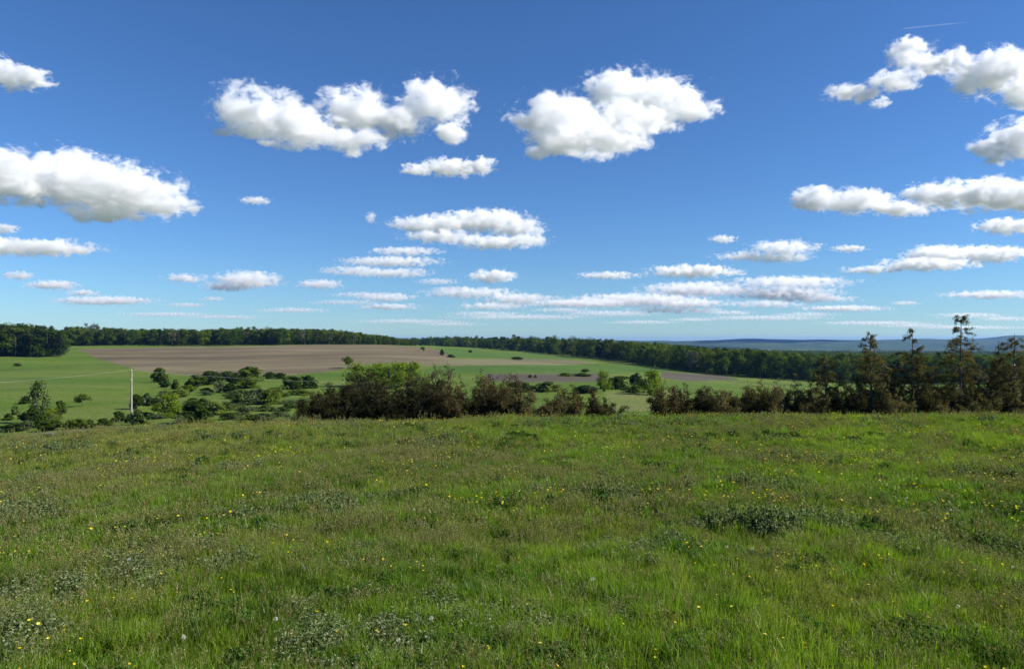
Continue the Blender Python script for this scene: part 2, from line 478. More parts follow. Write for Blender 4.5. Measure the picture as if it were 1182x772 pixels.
# the wood on the far hill: two ranks of trees along the ploughed field's upper edge
def lerp(x, xs, ys): return float(np.interp(x, xs, ys))
rr = random.Random(5)
for rank in range(3):
    px = 74 + rank * 3
    while px < 486:
        d = 562 + rank * 13 + rr.uniform(-4, 4) + max(0, px - 400) * .35
        top = lerp(px, [60, 90, 130, 200, 300, 360, 400, 430, 460, 490], [372, 375, 377, 378.5, 376.5, 378, 382.5, 387, 391, 393]) + rr.uniform(-1.2, 3.2) - (rank - 1) * .4
        x, y, z = at(px, d)
        h = max(5.5, CAM_Z + (HY - top) / F * d - z)
        kind = rr.random()
        pool = CONIFERS if kind < .16 else GREYS if kind > .95 else TREES
        o = plant_at(pool, px, d, h, rr.uniform(.85, 1.15), rr)
        nm = o.name.split('.')[0]
        word = {'conifer_tree': 'dark pointed conifer', 'budding_tree': 'grey half-bare tree', 'deciduous_tree': 'leafy green tree'}[nm]
        where = ['in the front rank of the wood above the brown ploughed field', 'in the middle of the wood above the brown ploughed field', 'at the back of the wood above the brown ploughed field'][rank]
        tag(o, word + ' ' + where, 'tree', 'trees of the wood on the far hill')
        px += rr.uniform(6.5, 10.5) * (1 if rank else .95)
# two grey half-bare trees that stand over that wood
for px, top in ((101, 368.5), (109, 368)):
    d = 575; x, y, z = at(px, d)
    o = plant_at(GREYS, px, d, CAM_Z + (HY - top) / F * d - z, .8, rr)
    tag(o, 'grey half-bare tree standing up over the wood left of the middle of the far hill', 'tree', 'bare trees above the far wood')
# the dark wood at the left edge
for k in range(52):
    px = -60 + k * 132 / 51 + rr.uniform(-3, 3); d = 405 + (k * 7 % 5) * 8 + rr.uniform(0, 5)
    x, y, z = at(px, d)
    top = lerp(px, [-40, 0, 30, 60, 78], [371, 371, 371.5, 373.5, 384]) + rr.uniform(-1, 4)
    o = plant_at(CONIFERS if k % 3 else TREES, px, d, CAM_Z + (HY - top) / F * d - z, rr.uniform(1.1, 1.5), rr)
    word = 'dark pointed conifer' if o.name.startswith('conifer') else 'dark broad tree'
    tag(o, word + ' in the tall wood at the left edge of the ploughed field', 'tree', 'trees of the tall wood at the field corner')
# the treeline that runs from the far fields towards the right
LX = [455, 490, 520, 600, 660, 700, 730, 760, 800, 850, 900, 960, 1050, 1200]
LD = [1150, 1000, 880, 740, 610, 530, 475, 430, 395, 372, 365, 362, 360, 360]
LT = [392, 391, 390.5, 387.5, 388, 390.5, 392.5, 395.5, 398, 400, 405, 410, 412, 414]
for rank in range(3):
    px = 492 + rank * 3
    while px < 1215:
        d = lerp(px, LX, LD) * (1 + rank * .028 + rr.uniform(-.006, .006))
        top = lerp(px, LX, LT) + rr.uniform(-2.2, 4.5) - rank * .3
        x, y, z = at(px, d)
        h = min(21, max(7, CAM_Z + (HY - top) / F * d - z))
        kind = rr.random()
        pool = CONIFERS if kind < .1 else GREYS if kind > .94 else TREES
        o = plant_at(pool, px, d, h, rr.uniform(.9, 1.2), rr)
        nm = o.name.split('.')[0]
        word = {'conifer_tree': 'dark pointed conifer', 'budding_tree': 'grey budding tree', 'deciduous_tree': 'leafy green tree'}[nm]
        seg = 'where the treeline starts beyond the far green fields' if px < 640 else 'in the treeline behind the tilled valley fields' if px < 800 else 'in the treeline seen over the hedge on the right'
        tag(o, word + ' ' + ['at the front ', 'in the middle ', 'at the back '][rank] + seg, 'tree', 'trees of the long treeline')
        px += rr.uniform(.75, 1.2) * 6600 / d * .95
# the wooded plain beyond: one mass
def instancer(name, pts, rot, scl, idx, sources, kind='stuff'):
    """points of one object, each carrying one of the source meshes"""
    coll = bpy.data.collections.new(name + '_pieces')
    for k, me in enumerate(sources):
        so = bpy.data.objects.new('%s_piece_%02d' % (name, k), me); coll.objects.link(so)
    me = bpy.data.meshes.new(name)
    me.vertices.add(len(pts)); me.vertices.foreach_set('co', np.asarray(pts, np.float32).ravel())
    a = me.attributes.new('rot', 'FLOAT_VECTOR', 'POINT'); a.data.foreach_set('vector', np.asarray(rot, np.float32).ravel())
    a = me.attributes.new('scl', 'FLOAT_VECTOR', 'POINT'); a.data.foreach_set('vector', np.asarray(scl, np.float32).ravel())
    a = me.attributes.new('idx', 'INT', 'POINT'); a.data.foreach_set('value', np.asarray(idx, np.int32))
    o = obj(name, me)
    ng = bpy.data.node_groups.new(name + '_scatter', 'GeometryNodeTree')
    ng.interface.new_socket('Geometry', in_out='INPUT', socket_type='NodeSocketGeometry')
    ng.interface.new_socket('Geometry', in_out='OUTPUT', socket_type='NodeSocketGeometry')
    N = ng.nodes; gi = N.new('NodeGroupInput'); go = N.new('NodeGroupOutput')
    ip = N.new('GeometryNodeInstanceOnPoints'); ci = N.new('GeometryNodeCollectionInfo')
    ci.inputs['Collection'].default_value = coll
    ci.inputs['Separate Children'].default_value = True; ci.inputs['Reset Children'].default_value = True
    def na(nm, dt):
        x = N.new('GeometryNodeInputNamedAttribute'); x.data_type = dt; x.inputs['Name'].default_value = nm
        return [q for q in x.outputs if q.enabled and q.name == 'Attribute'][0]
    L = ng.links.new
    L(gi.outputs[0], ip.inputs['Points']); L(ci.outputs[0], ip.inputs['Instance'])
    ip.inputs['Pick Instance'].default_value = True
    L(na('idx', 'INT'), ip.inputs['Instance Index']); L(na('scl', 'FLOAT_VECTOR'), ip.inputs['Scale'])
    e2r = N.new('FunctionNodeEulerToRotation'); L(na('rot', 'FLOAT_VECTOR'), e2r.inputs[0]); L(e2r.outputs[0], ip.inputs['Rotation'])
    L(ip.outputs[0], go.inputs[0])
    md = o.modifiers.new('scatter', 'NODES'); md.node_group = ng
    return tag(o, kind=kind)
rng = np.random.default_rng(21)
P = []
n = 15000
px = rng.uniform(440, 1300, n); d = np.exp(rng.uniform(math.log(390), math.log(2600), n))
front = np.interp(px, LX, LD) * 1.075
keep = d > front
px, d = px[keep], d[keep]
x = (px - CX) / F * d
ok = fbm2(x, d, 260., 2, 4.4) > -.62
x, d = x[ok], d[ok]
z = ground(x, d)
k = rng.uniform(.7, 1.12, len(x))
big = np.clip(d / 900, 1, 1.7)
fo = instancer('forest', np.stack([x, d, z - .3], 1), np.stack([0 * x, 0 * x, rng.uniform(0, 6.28, len(x))], 1), np.stack([k * big, k * big, k * .95], 1), rng.integers(0, 6, len(x)),
          [t.children[0].data if t.children[0].name.startswith('crown') else t.children[1].data for t in TREES])
tag(fo, 'green woodland spreading from the treeline towards the blue hills', 'woodland')

px = rng.uniform(55, 470, 900); d = rng.uniform(596, 700, 900)
x = (px - CX) / F * d; z = ground(x, d)
k = rng.uniform(.72, .98, len(x)) * np.interp(px, [380, 470], [1, .45])
fo = instancer('forest', np.stack([x, d, z - .5], 1), np.stack([0 * x, 0 * x, rng.uniform(0, 6.28, len(x))], 1), np.stack([k, k, k], 1), rng.integers(0, 6, len(x)),
          [t.children[0].data if t.children[0].name.startswith('crown') else t.children[1].data for t in TREES])
tag(fo, 'deep wood filling in behind the front trees over the ploughed field', 'woodland')

# ------------------------------------------------------------------ valley shrubs and small trees
def bush(name, seed, mat, form='round', nblob=22, nleaf=1800, lsize=.34, stem=True, aspect=1.0):
    """a bush of unit height 3 m"""
    rng = np.random.default_rng(seed)
    r = empty(name, (0, 0, 0))
    obj('foliage', far_crown(rng, 3.0, 3.2 * aspect, .15 if form != 'tree' else 1.0, nblob, nleaf, lsize, 'round' if form == 'tree' else 'dome' if form == 'round' else form).mesh(name + '_foliage', mat), r)
    g = Geo()
    for k in range(5 if form != 'tree' else 1):
        a = rng.uniform(0, 6.28); q = .75 if form != 'tree' else .1
        V, Fq = tube([(0, 0, -.2), (q * .4 * math.cos(a), q * .4 * math.sin(a), .8), (q * math.cos(a), q * math.sin(a), 2.1)], [.09, .06, .02], 5); g.add(V, Fq)
    obj('stem', g.mesh(name + '_stem', M_BARKD, True), r)
    return r
B_DARK = [proto(bush('dark_bush', 60 + k, M_SHRUBD)) for k in range(3)]
B_GREEN = [proto(bush('green_bush', 70 + k, M_SHRUBG)) for k in range(3)]
B_FRESH = [proto(bush('willow_bush', 80 + k, M_FRESH, 'tall', 26, 1500, .2)) for k in range(2)]
B_SILV = [proto(bush('silver_bush', 90, M_SHRUBY, 'round', 18, 1000, .25))]
B_TREE = [proto(bush('small_tree', 95 + k, M_SHRUBD, 'tree', 15, 900, .32)) for k in range(2)]
B_POP = [proto(bush('slim_tree', 98, M_SHRUBG, 'tall', 40, 1000, .17, aspect=.62))]
KINDS = {'d': B_DARK, 'g': B_GREEN, 'f': B_FRESH, 's': B_SILV, 't': B_TREE, 'p': B_POP}
SHRUBS = [   # column, row of its foot, width, height (in photograph pixels), kind, what tells it apart
    (185, 441.5, 17, 15, 'd', 'dark round bush alone at the ploughed field edge, right of the pole top'),
    (191, 447.5, 12, 10, 'd', 'dark bush, left one of a touching pair below the field edge'),
    (203, 449.5, 10, 10, 'd', 'dark bush, right one of a touching pair below the field edge'),
    (219, 456, 13, 11, 't', 'small round dark tree alone on green grass under the long bush row'),
    (158, 472, 13, 15, 'd', 'dark bush right against the utility pole at mid height'),
    (168, 468, 12, 12, 'g', 'light green bush just right of the dark bush at the pole'),
    (181, 468.5, 11, 9, 'g', 'low green bush two bushes right of the utility pole'),
    (193, 480, 26, 26, 'f', 'pale green willow bush between pole and hedge'),
    (150, 488, 9, 9, 'd', 'small dark bush hugging the foot of the utility pole'),
    (137, 487, 15, 11, 'd', 'dark bush beside the lane left of the utility pole'),
    (161, 490, 15, 15, 'g', 'green bush at the right of the utility pole foot'),
    (175, 484, 14, 6, 'g', 'low green scrub right of the pole foot bush'),
    (208, 491, 18, 11, 's', 'grey green bush by the lane, right of the willow'),
    (222, 489, 34, 21, 'd', 'large dark bush by the lane midway between pole and hedge'),
    (120, 493, 18, 9, 'd', 'low dark bush by the lane, first left of the pole bushes'),
    (104, 494, 11, 9, 'd', 'small dark lane-side bush, second left from the pole bushes'),
    (91, 494.5, 16, 10, 'd', 'dark lane-side bush below the lone tree in the pasture'),
    (80, 495, 12, 9, 'g', 'green lane-side bush left below the lone pasture tree'),
    (60, 497, 26, 11, 'd', 'wide low dark bush on the lane edge at the left'),
    (60, 491, 17, 19, 'f', 'yellow green bush rising behind the lane-side bushes at the left'),
    (38, 494, 26, 20, 'd', 'big dark bush under the tall slim tree'),
    (46, 489, 19, 49, 'p', 'tall slim grey green tree by the lane at the left'),
    (30, 497, 16, 11, 's', 'silvery bush on the lane edge below the tall slim tree'),
    (14, 498, 26, 8, 'd', 'low dark bush on the lane edge near the left picture border'),
    (30, 466.5, 10, 8, 'd', 'dark bush left of the tall slim tree top'),
    (10, 485, 11, 7, 'd', 'small dark bush in the pasture near the left border'),
    (18, 479, 8, 9, 'g', 'small green bush above the dark one near the left border'),
    (95, 469, 13, 13, 't', 'lone small dark tree casting a shadow on the open pasture'),
    (70, 478, 13, 14, 'd', 'dark pointed bush between the slim tree and the lone tree'),
    (71, 484, 5, 7, 's', 'tiny whitish bush under the dark pointed bush'),
    (20, 422.5, 8, 3, 'd', 'low dark scrub patch in the pasture under the tall wood'),
    (228, 446, 22, 12, 'd', 'leftmost dark bush of the long bush row under the field'),
    (244, 444, 24, 14, 'd', 'dark bush second in the long bush row under the field'),
    (262, 438, 22, 8, 'g', 'green bush rising behind the long bush row'),
    (253, 453, 15, 13, 's', 'grey bush in front of the long bush row'),
    (266, 453, 15, 9, 'd', 'dark low bush right of the grey bush'),
    (238, 453, 14, 5, 'd', 'flat dark bush left of the grey bush'),
    (272, 443, 16, 9, 'd', 'dark bush in the middle of the long bush row'),
    (288, 440, 25, 15, 'd', 'tallest dark bush in the long bush row'),
    (288, 448, 22, 10, 'd', 'dark bush in front of the tallest one of the row'),
    (312, 437, 12, 7, 'd', 'small dark bush right of the tallest bush'),
    (324, 437, 11, 6, 'd', 'small dark bush, second right of the tallest bush'),
    (337, 449, 27, 13, 'd', 'wide dark bush at the right end of the bush row'),
    (355, 448, 18, 13, 'd', 'dark bush touching the left end of the near hedge'),
    (297, 467, 26, 17, 's', 'grey green bush in the middle of the scrub'),
    (309, 467, 16, 15, 'd', 'dark bush against the grey green one in the scrub'),
    (281, 465, 18, 13, 'g', 'olive bush left of the grey green one in the scrub'),
    (318, 462, 13, 15, 'f', 'pale yellow green bush at the right of the scrub'),
    (248, 479, 20, 13, 'g', 'green bush above the big lane-side bush'),
    (235, 470, 13, 9, 'g', 'small green bush high in the scrub left of the pale grass'),
    (262, 474, 14, 8, 'g', 'green bush in the scrub below the grey bush'),
    (282, 479, 26, 9, 's', 'low wide grey bush near the lane'),
    (265, 484, 20, 7, 'g', 'low green bush beside the lane left of the near hedge'),
    (305, 484, 24, 6, 'g', 'flat green bush beside the lane nearest the hedge'),
    (320, 455.5, 5, 5, 'd', 'tiny dark bush alone on bright grass'),
    (328, 458, 12, 4, 'd', 'low dark streak of scrub on bright grass'),
    (402, 425, 11, 12, 't', 'small brown green tree standing out against the ploughed field'),
    (425, 446, 40, 27, 'f', 'pale green tree behind the left part of the near hedge'),
    (448, 448, 36, 30, 'f', 'bright green tree behind the near hedge, left of its tallest shrub'),
    (470, 446, 30, 28, 'f', 'bright green tree behind the tallest hedge shrub'),
    (488, 406.5, 4, 6, 't', 'tiny dark tree at the right end of the ploughed field'),
    (510, 410, 5, 6, 'd', 'tiny dark bush on the boundary of ploughed and green field'),
    (520, 412.5, 8, 3, 'd', 'low boundary scrub between ploughed and green field'),
    (543, 407, 4, 2.5, 'd', 'speck of dark bush in the far green field'),
    (596, 415, 13, 3, 'd', 'low scrub on the upper edge of the tan strip, middle'),
    (612, 436, 4, 3, 'd', 'small dark bush on the tilled strip, left'),
    (618, 436, 4, 3, 'd', 'small dark bush on the tilled strip, right'),
    (652, 434, 18, 3, 'd', 'dark hedge clump over the tilled strip, left'),
    (672, 434, 22, 3, 'd', 'dark hedge clump over the tilled strip, right'),
    (676, 429.5, 9, 3.5, 'd', 'dark bush under the tan strip end'),
    (697, 452, 15, 25, 'f', 'slim yellow green sapling on the tilled strip'),
    (711, 449, 20, 12, 'd', 'round very dark bush below the treeline gap'),
    (735, 449, 16, 16, 'g', 'dark green bush left of the bright willow'),
    (733, 453, 26, 7, 'g', 'low green bush in front of the bright willow, left'),
    (751, 456, 24, 29, 'f', 'bright yellow green willow left of the right-hand hedge'),
    (630, 452, 26, 10, 'g', 'green bush behind the low part of the near hedge, left'),
    (600, 452, 30, 10, 'g', 'green bush behind the low part of the near hedge, further left'),
    (675, 454, 26, 8, 'g', 'green bush behind the low part of the near hedge, right'),
    (716, 437.5, 24, 3, 'd', 'dark hedge clump right of the slim sapling'),
]
for px, py, w, h, kd, label in SHRUBS:
    d = depth_of(px, py)
    x, y, z = at(px, d)
    src = rr.choice(KINDS[kd])
    hs, ws = h / F * d / 2.6, w / F * d / (2.45 * (.62 if kd == 'p' else 1))
    if kd == 'f': ws *= 1.05
    o = copy_tree(src, (x, y, z - .05 * hs), rr.uniform(0, 6.28), (ws, ws, hs))
    tag(o, label, 'tree' if kd in 'tp' or 'tree' in label else 'bush', 'scrub in the valley')
for k in range(84):                              # low scrub between the bushes
    px = rr.uniform(165, 350); py = rr.uniform(454, 490)
    d = depth_of(px, py); x, y, z = at(px, d)
    h = rr.uniform(2.5, 6) / F * d / 2.6; w = rr.uniform(9, 26) / F * d / 2.45
    kd = rr.choice('ggssf')
    o = copy_tree(rr.choice(KINDS[kd]), (x, y, z - .1), rr.uniform(0, 6.28), (w, w, h))
    where = 'just below the long bush row' if py < 466 else 'in the middle of the valley scrub' if py < 478 else 'by the lane under the meadow brow'
    where += ', pole side' if px < 225 else ', between pole and hedge' if px < 290 else ', hedge side'
    tag(o, 'low ' + {'g': 'green', 's': 'grey green', 'f': 'yellow green'}[kd] + ' scrub ' + where, 'scrub', 'low scrub in the valley')
# ------------------------------------------------------------------ utility pole and its wires
M_POLE = bark_mat('weathered_pole_wood', (.22, .20, .16), (.34, .31, .26), 5)
s = NT('porcelain'); M_PORC = s.diffuse_out((.5, .5, .48), .3)
s = NT('aluminium_wire'); M_WIRE = s.diffuse_out((.55, .55, .54), .35)
pd = 117.0
plx, ply, plz = at(152, pd)
top_z = CAM_Z + (HY - 428) / F * pd
pole = empty('utility_pole', (plx, ply, plz))
tag(pole, 'pale wooden utility pole standing by the lane in the valley', 'pole')
H = top_z - plz
V, Fq = tube([(0, 0, -.5), (0, 0, H * .5), (.02, 0, H)], [.17, .15, .115], 10)
me = mesh_of('pole_shaft', V, [Fq, np.array([[3 * 10 - 10 + 0, 21, 22, 23]])], mats=[M_POLE], smooth=False)
obj('shaft', me, pole)
g = Geo(); V, Fq = tube([(0, 0, H - .02), (0, 0, H + .06), (0, 0, H + .1), (0, 0, H + .2), (0, 0, H + .24)], [.03, .07, .05, .08, .02], 8); g.add(V, Fq)
obj('insulator', g.mesh('insulator', M_PORC, True), pole)
g = Geo()
V, Fq = tube([(-.02, -.16, H - 1.5), (-.02, -.16, H - 1.28)], [.045, .045], 6); g.add(V, Fq)
V, Fq = tube([(0, -.1, H - 1.4), (-.02, -.17, H - 1.4)], [.03, .03], 6); g.add(V, Fq)
obj('wire_bracket', g.mesh('wire_bracket', M_PORC, True), pole)
def wire(name, a, b, sag, label):
    t = np.linspace(0, 1, 30)[:, None]
    p = np.array(a) * (1 - t) + np.array(b) * t; p[:, 2] -= sag * 4 * t[:, 0] * (1 - t[:, 0])
    g = Geo(); V, Fq = tube(p, np.full(30, .008), 5); g.add(V, Fq)
    tag(obj(name, g.mesh(name, M_WIRE, True)), label, 'wire', 'wires of the power line')
ptop = (plx, ply, plz + H + .2)
def pt(px, py, d): return ((px - CX) / F * d, d, CAM_Z + (HY - py) / F * d)
wire('power_line', ptop, pt(-60, 444, 105), .35, 'thin pale wire running from the pole top to the left')
wire('power_line', ptop, pt(430, 441, 128), .5, 'thin pale wire running from the pole top to the right')

# ------------------------------------------------------------------ the near hedge: shrubs and cedars at the brow of the meadow
def stems_and_leaves(rng, h, w, nstem, nbr, per, lsize, bend=.5, lean=0.0, lower=.12):
    """many-stemmed shrub: stems fan out from the foot, side twigs carry single leaves"""
    S, L = Geo(), Geo()
    for k in range(nstem):
        a = rng.uniform(0, 6.28); out = w / 2 * math.sqrt(rng.uniform(.02, 1)); hh = h * rng.uniform(.55, 1.0) * (1 - .42 * (out / (w / 2)) ** 2)
        tip = np.array([out * math.cos(a) + lean, out * math.sin(a), hh])
        t = np.linspace(0, 1, 8)[:, None]
        b0 = np.array([math.cos(a), math.sin(a), 0]) * .12 * w * rng.uniform(.1, 1)
        p = b0 * (1 - t) + tip * t + np.array([math.cos(a), math.sin(a), 0]) * bend * .25 * w * (t * (1 - t)) + rng.normal(0, .03, (8, 3)) * h / 3
        p[0, 2] = -.15
        V, Fq = tube(p, np.linspace(.03, .006, 8) * h / 3, 4); S.add(V, Fq)
        stint = np.clip(rng.normal(.5, .22), 0, 1)
        for j in range(nbr):
            q = rng.uniform(lower, 1.0); i = q * 7; i0 = min(6, int(i)); c = p[i0] * (1 - (i - i0)) + p[i0 + 1] * (i - i0)
            d = unit(rng.normal(size=3) * (1, 1, .5) + (0, 0, .45)); Lb = h * rng.uniform(.08, .24) * (1.15 - .5 * q)
            e = c + d * Lb + np.array([0, 0, -.12 * Lb])
            V, Fq = tube([c, (c + e) / 2 + (0, 0, .06 * Lb), e], [.006 * h / 3, .005 * h / 3, .003], 3); S.add(V, Fq)
            tt = rng.uniform(.15, 1.05, (per, 1))
            P = c * (1 - tt) + e * tt + rng.normal(0, lsize * .75, (per, 3))
            V, Fq = leaves(P, rng.normal(size=(per, 3)) + (0, 0, .6), lsize, rng, 2.0, .3, np.broadcast_to(d, (per, 3)))
            L.add(V, Fq, np.repeat(np.clip(stint + rng.normal(0, .18, per), 0, 1), 4))
    return S, L
HEDGE_D = [(0, (0.0202, 0.019, 0.0078)), (0.5, (0.0358, 0.0358, 0.0123)), (0.8, (0.0582, 0.0549, 0.019)), (1, (0.0952, 0.0896, 0.0358))]
HEDGE_R = [(0, (0.0475, 0.0338, 0.0137)), (0.45, (0.0775, 0.06, 0.0225)), (0.75, (0.115, 0.0925, 0.0338)), (1, (0.175, 0.15, 0.0688))]
HEDGE_O = [(0, (0.05, 0.0425, 0.015)), (0.45, (0.0875, 0.075, 0.0263)), (0.75, (0.1313, 0.1125, 0.0438)), (1, (0.2063, 0.1812, 0.0938))]
HEDGE_C = [(0, (0.057, 0.0526, 0.0196)), (0.4, (0.096, 0.084, 0.03)), (0.75, (0.147, 0.12, 0.045)), (1, (0.225, 0.1874, 0.0826))]
M_HD = leaf_mat('hedge_leaves_dark', HEDGE_D, None, .35, .004)
M_HR = leaf_mat('hedge_leaves_reddish', HEDGE_R, None, .4, .004)
M_HO = leaf_mat('hedge_leaves_olive', HEDGE_O, None, .4, .008)
M_HC = leaf_mat('cedar_sprays', HEDGE_C, None, .35, .004)
HM = {'d': M_HD, 'r': M_HR, 'o': M_HO}
def hedge_shrub(px, d, top, wpx, kind, label, seed, dens=1.0):
    x, y, z = at(px, d)
    h = CAM_Z + (HY - top) / F * d - z; w = wpx / F * d * 1.12
    rng = np.random.default_rng(seed)
    n = max(10, int(19 * w / 2.4 * dens))
    S, L = stems_and_leaves(rng, h, w, n, 26, 26, .08)
    r = empty('hedge_shrub', (x, y, z))
    obj('foliage', L.mesh('shrub_foliage', HM[kind]), r)
    obj('stem', S.mesh('shrub_stem', M_BARKD, True), r)
    return tag(r, label, 'shrub', 'shrubs of the near hedge')
HEDGE = [
    (362, 39.5, 452, 44, 'd', 'low blackish shrub at the left end of the dark hedge', 1.5),
    (392, 40, 433, 60, 'd', 'dark rounded shrub second from the left end of the dark hedge', 1.6),
    (420, 41.5, 424, 56, 'd', 'dark shrub in front of the pale green tree', 1.6),
    (450, 40, 431, 56, 'd', 'dark shrub between the pale green tree and the tallest hedge shrub', 1.5),
    (482, 40.5, 418, 54, 'd', 'tall dark shrub just left of the twiggy peak of the hedge', 1.5),
    (512, 41, 409, 50, 'r', 'brownish shrub with the twiggy peak of the middle hedge', 1.3),
    (533, 39.5, 446, 34, 'r', 'reddish low shrub filling the dip right of the hedge peak', 1.1),
    (563, 40.5, 424, 46, 'r', 'brown shrub with thin upright shoots right of the dip', 1.25),
    (590, 40, 427, 42, 'r', 'brown shrub with knobbly shoots at the right end of the tall hedge', 1.2),
    (612, 39, 450, 36, 'o', 'low olive shrub where the hedge drops', .8),
    (634, 39, 459, 32, 'o', 'low yellowish shrub left of the lone reddish one', .7),
    (655, 40, 436, 44, 'r', 'lone reddish brown shrub standing above the low hedge', .9),
    (703, 39.5, 455, 44, 'd', 'small dark open shrub right of the thin sapling', .7),
    (772, 39.5, 440, 48, 'r', 'brown shrub at the left end of the right-hand hedge', .95),
    (800, 40, 433, 44, 'd', 'dark olive shrub second in the right-hand hedge', .95),
    (828, 39.5, 440, 46, 'o', 'olive shrub third in the right-hand hedge', .95),
    (856, 40, 435, 46, 'o', 'pale leaved shrub fourth in the right-hand hedge', .95),
    (884, 39.5, 434, 44, 'o', 'pale leaved shrub left of the wispy hedge shrub', .95),
    (912, 40, 430, 44, 'o', 'wispy olive shrub before the first trunk', .75),
    (936, 39.5, 436, 36, 'o', 'olive shrub touching the first thin trunk', .7),
    (975, 40, 430, 46, 'd', 'dark shrub between the first thin trunk and the first tall cedar', .75),
    (1030, 40.5, 411, 46, 'd', 'dark bushy shrub between the first tall cedar and the twin-trunked one', .8),
    (1030, 39, 446, 44, 'o', 'low olive shrub left of the twin-trunked cedar', .7),
    (1083, 40.5, 414, 42, 'r', 'reddish shrub between the twin-trunked and the tallest cedar', .8),
    (1080, 39, 448, 44, 'o', 'low olive shrub left of the tallest cedar', .7),
    (1136, 40.5, 412, 48, 'r', 'reddish shrub right of the tallest cedar', .85),
    (1132, 39, 446, 46, 'o', 'low olive shrub right of the tallest cedar', .7),
    (1182, 40.5, 410, 44, 'r', 'reddish shrub at the right picture edge', .9),
    (1178, 39, 446, 44, 'o', 'low olive shrub at the right picture edge', .7),
    (786, 41, 447, 40, 'd', 'low dark filler shrub between the brown and the dark olive shrub', .9),
    (814, 41, 446, 40, 'o', 'low olive filler shrub between the second and third shrub of the right-hand hedge', .9),
    (842, 41, 446, 40, 'd', 'low dark filler shrub left of the fourth shrub of the right-hand hedge', .9),
    (870, 41, 444, 40, 'r', 'low brown filler shrub between the two pale leaved shrubs', .9),
    (898, 41, 443, 40, 'd', 'low dark filler shrub left of the wispy hedge shrub', .9),
    (924, 41, 446, 40, 'r', 'low brown filler shrub right of the wispy hedge shrub', .9),
    (957, 41, 440, 40, 'o', 'low olive filler shrub behind the first thin trunk', .8),
    (996, 41, 436, 44, 'r', 'brown filler shrub left of the first tall cedar foot', .8),
    (1058, 41, 434, 44, 'o', 'olive filler shrub behind the twin trunks', .8),
    (1108, 41, 432, 44, 'o', 'olive filler shrub behind the tallest cedar trunk', .8),
    (1158, 41, 432, 44, 'o', 'olive filler shrub between the two rightmost cedars', .8),
    (545, 41, 450, 40, 'd', 'low dark filler shrub in the dip of the middle hedge', 1.1),
    (577, 41, 440, 40, 'd', 'dark filler shrub between the two brown shoot-topped shrubs', 1.1),
    (672, 41, 458, 36, 'o', 'low olive filler shrub right of the lone reddish shrub', .8),
    (1230, 40.5, 412, 60, 'r', 'reddish shrub just outside the right edge', .8),
]
for k, (px, d, top, w, kd, label, dens) in enumerate(HEDGE):
    hedge_shrub(px, d, top, w, kd, label, 300 + k, dens)

def cedar(px, d, top, wpx, label, seed, twin=False, lowest=.18, nb=60, sparse_top=.72):
    x, y, z = at(px, d)
    h = CAM_Z + (HY - top) / F * d - z; w = wpx / F * d
    rng = np.random.default_rng(seed)
    r = empty('cedar_tree', (x, y, z))
    L = Geo(); T = Geo(); B = Geo()
    trunks = []
    for k in range(2 if twin else 1):
        t = np.linspace(0, 1, 10)[:, None]
        off = np.array([.16 * (2 * k - 1) if twin else 0, 0, 0])
        hh = h * (1 if k == 0 else .8)
        p = np.concatenate([np.cumsum(rng.normal(0, .02, (10, 2)), 0), t * hh], 1) + off * (1 + .3 * t)
        p[0, 2] = -.2
        V, Fq = tube(p, np.interp(t[:, 0], [0, .5, 1], [.085, .05, .01]), 7); T.add(V, Fq); trunks.append((p, hh))
    for b in range(nb):
        p, hh = trunks[b % len(trunks)]
        q = lowest + (1 - lowest) * (b + rng.uniform(0, 1)) / nb
        i = q * 9; i0 = min(8, int(i)); c = p[i0] * (1 - (i - i0)) + p[i0 + 1] * (i - i0)
        prof = np.interp(q, [0, .25, .55, .8, 1], [.8, 1.05, .95, .62, .16]) * rng.uniform(.55, 1.1)
        if q > sparse_top and rng.random() < .35: continue
        Lb = max(.22, w / 2 * prof); a = b * 2.4 + rng.uniform(-.5, .5)
        d3 = np.array([math.cos(a), math.sin(a), 0])
        tt = np.linspace(0, 1, 6)[:, None]
        bp = c + d3 * Lb * tt + np.array([0, 0, 1]) * Lb * (.7 * tt - .6 * tt ** 2.2) + rng.normal(0, .015, (6, 3))
        V, Fq = tube(bp, np.linspace(.022, .005, 6) * (1.1 - .5 * q), 4); B.add(V, Fq)
        nsp = int(rng.integers(7, 13) * (1.5 if q < .75 else .8)); tb = np.clip(rng.normal(.45, .2), 0, 1)
        for k in range(nsp):
            ts = rng.uniform(.12, 1.0) ** .85; j = ts * 5; j0 = min(4, int(j)); c2 = bp[j0] * (1 - (j - j0)) + bp[j0 + 1] * (j - j0)
            d2 = unit(d3 * .6 + rng.normal(size=3) * .6 + (0, 0, -.1)); l2 = rng.uniform(.14, .34) * (1.0 if q < .8 else .75)
            n = 20
            u = rng.uniform(0, 1, (n, 1)); P = c2 + d2 * l2 * u + rng.normal(0, .035, (n, 3)) + np.array([0, 0, -.12]) * l2 * u ** 2
            V, Fq = leaves(P, rng.normal(size=(n, 3)) + (0, 0, .5), .085, rng, 2.8, .3, np.broadcast_to(d2 + (0, 0, -.25), (n, 3)))
            L.add(V, Fq, np.repeat(np.clip(tb + rng.normal(0, .2, n), 0, 1), 4))
    obj('trunk', T.mesh('cedar_trunk', M_BARK, True), r)
    obj('branches', B.mesh('cedar_branches', M_BARKD, True), r)
    obj('foliage', L.mesh('cedar_foliage', M_HC), r)
    return tag(r, label, 'tree', 'cedars of the right-hand hedge')
cedar(953, 40, 414, 44, 'thin short cedar trunk with scant foliage, leftmost of the cedars', 501, False, .22, 34)
cedar(1005, 40, 386, 48, 'tall cedar with a hooked thin top, first of the tall ones from the left', 502, False, .14, 62)
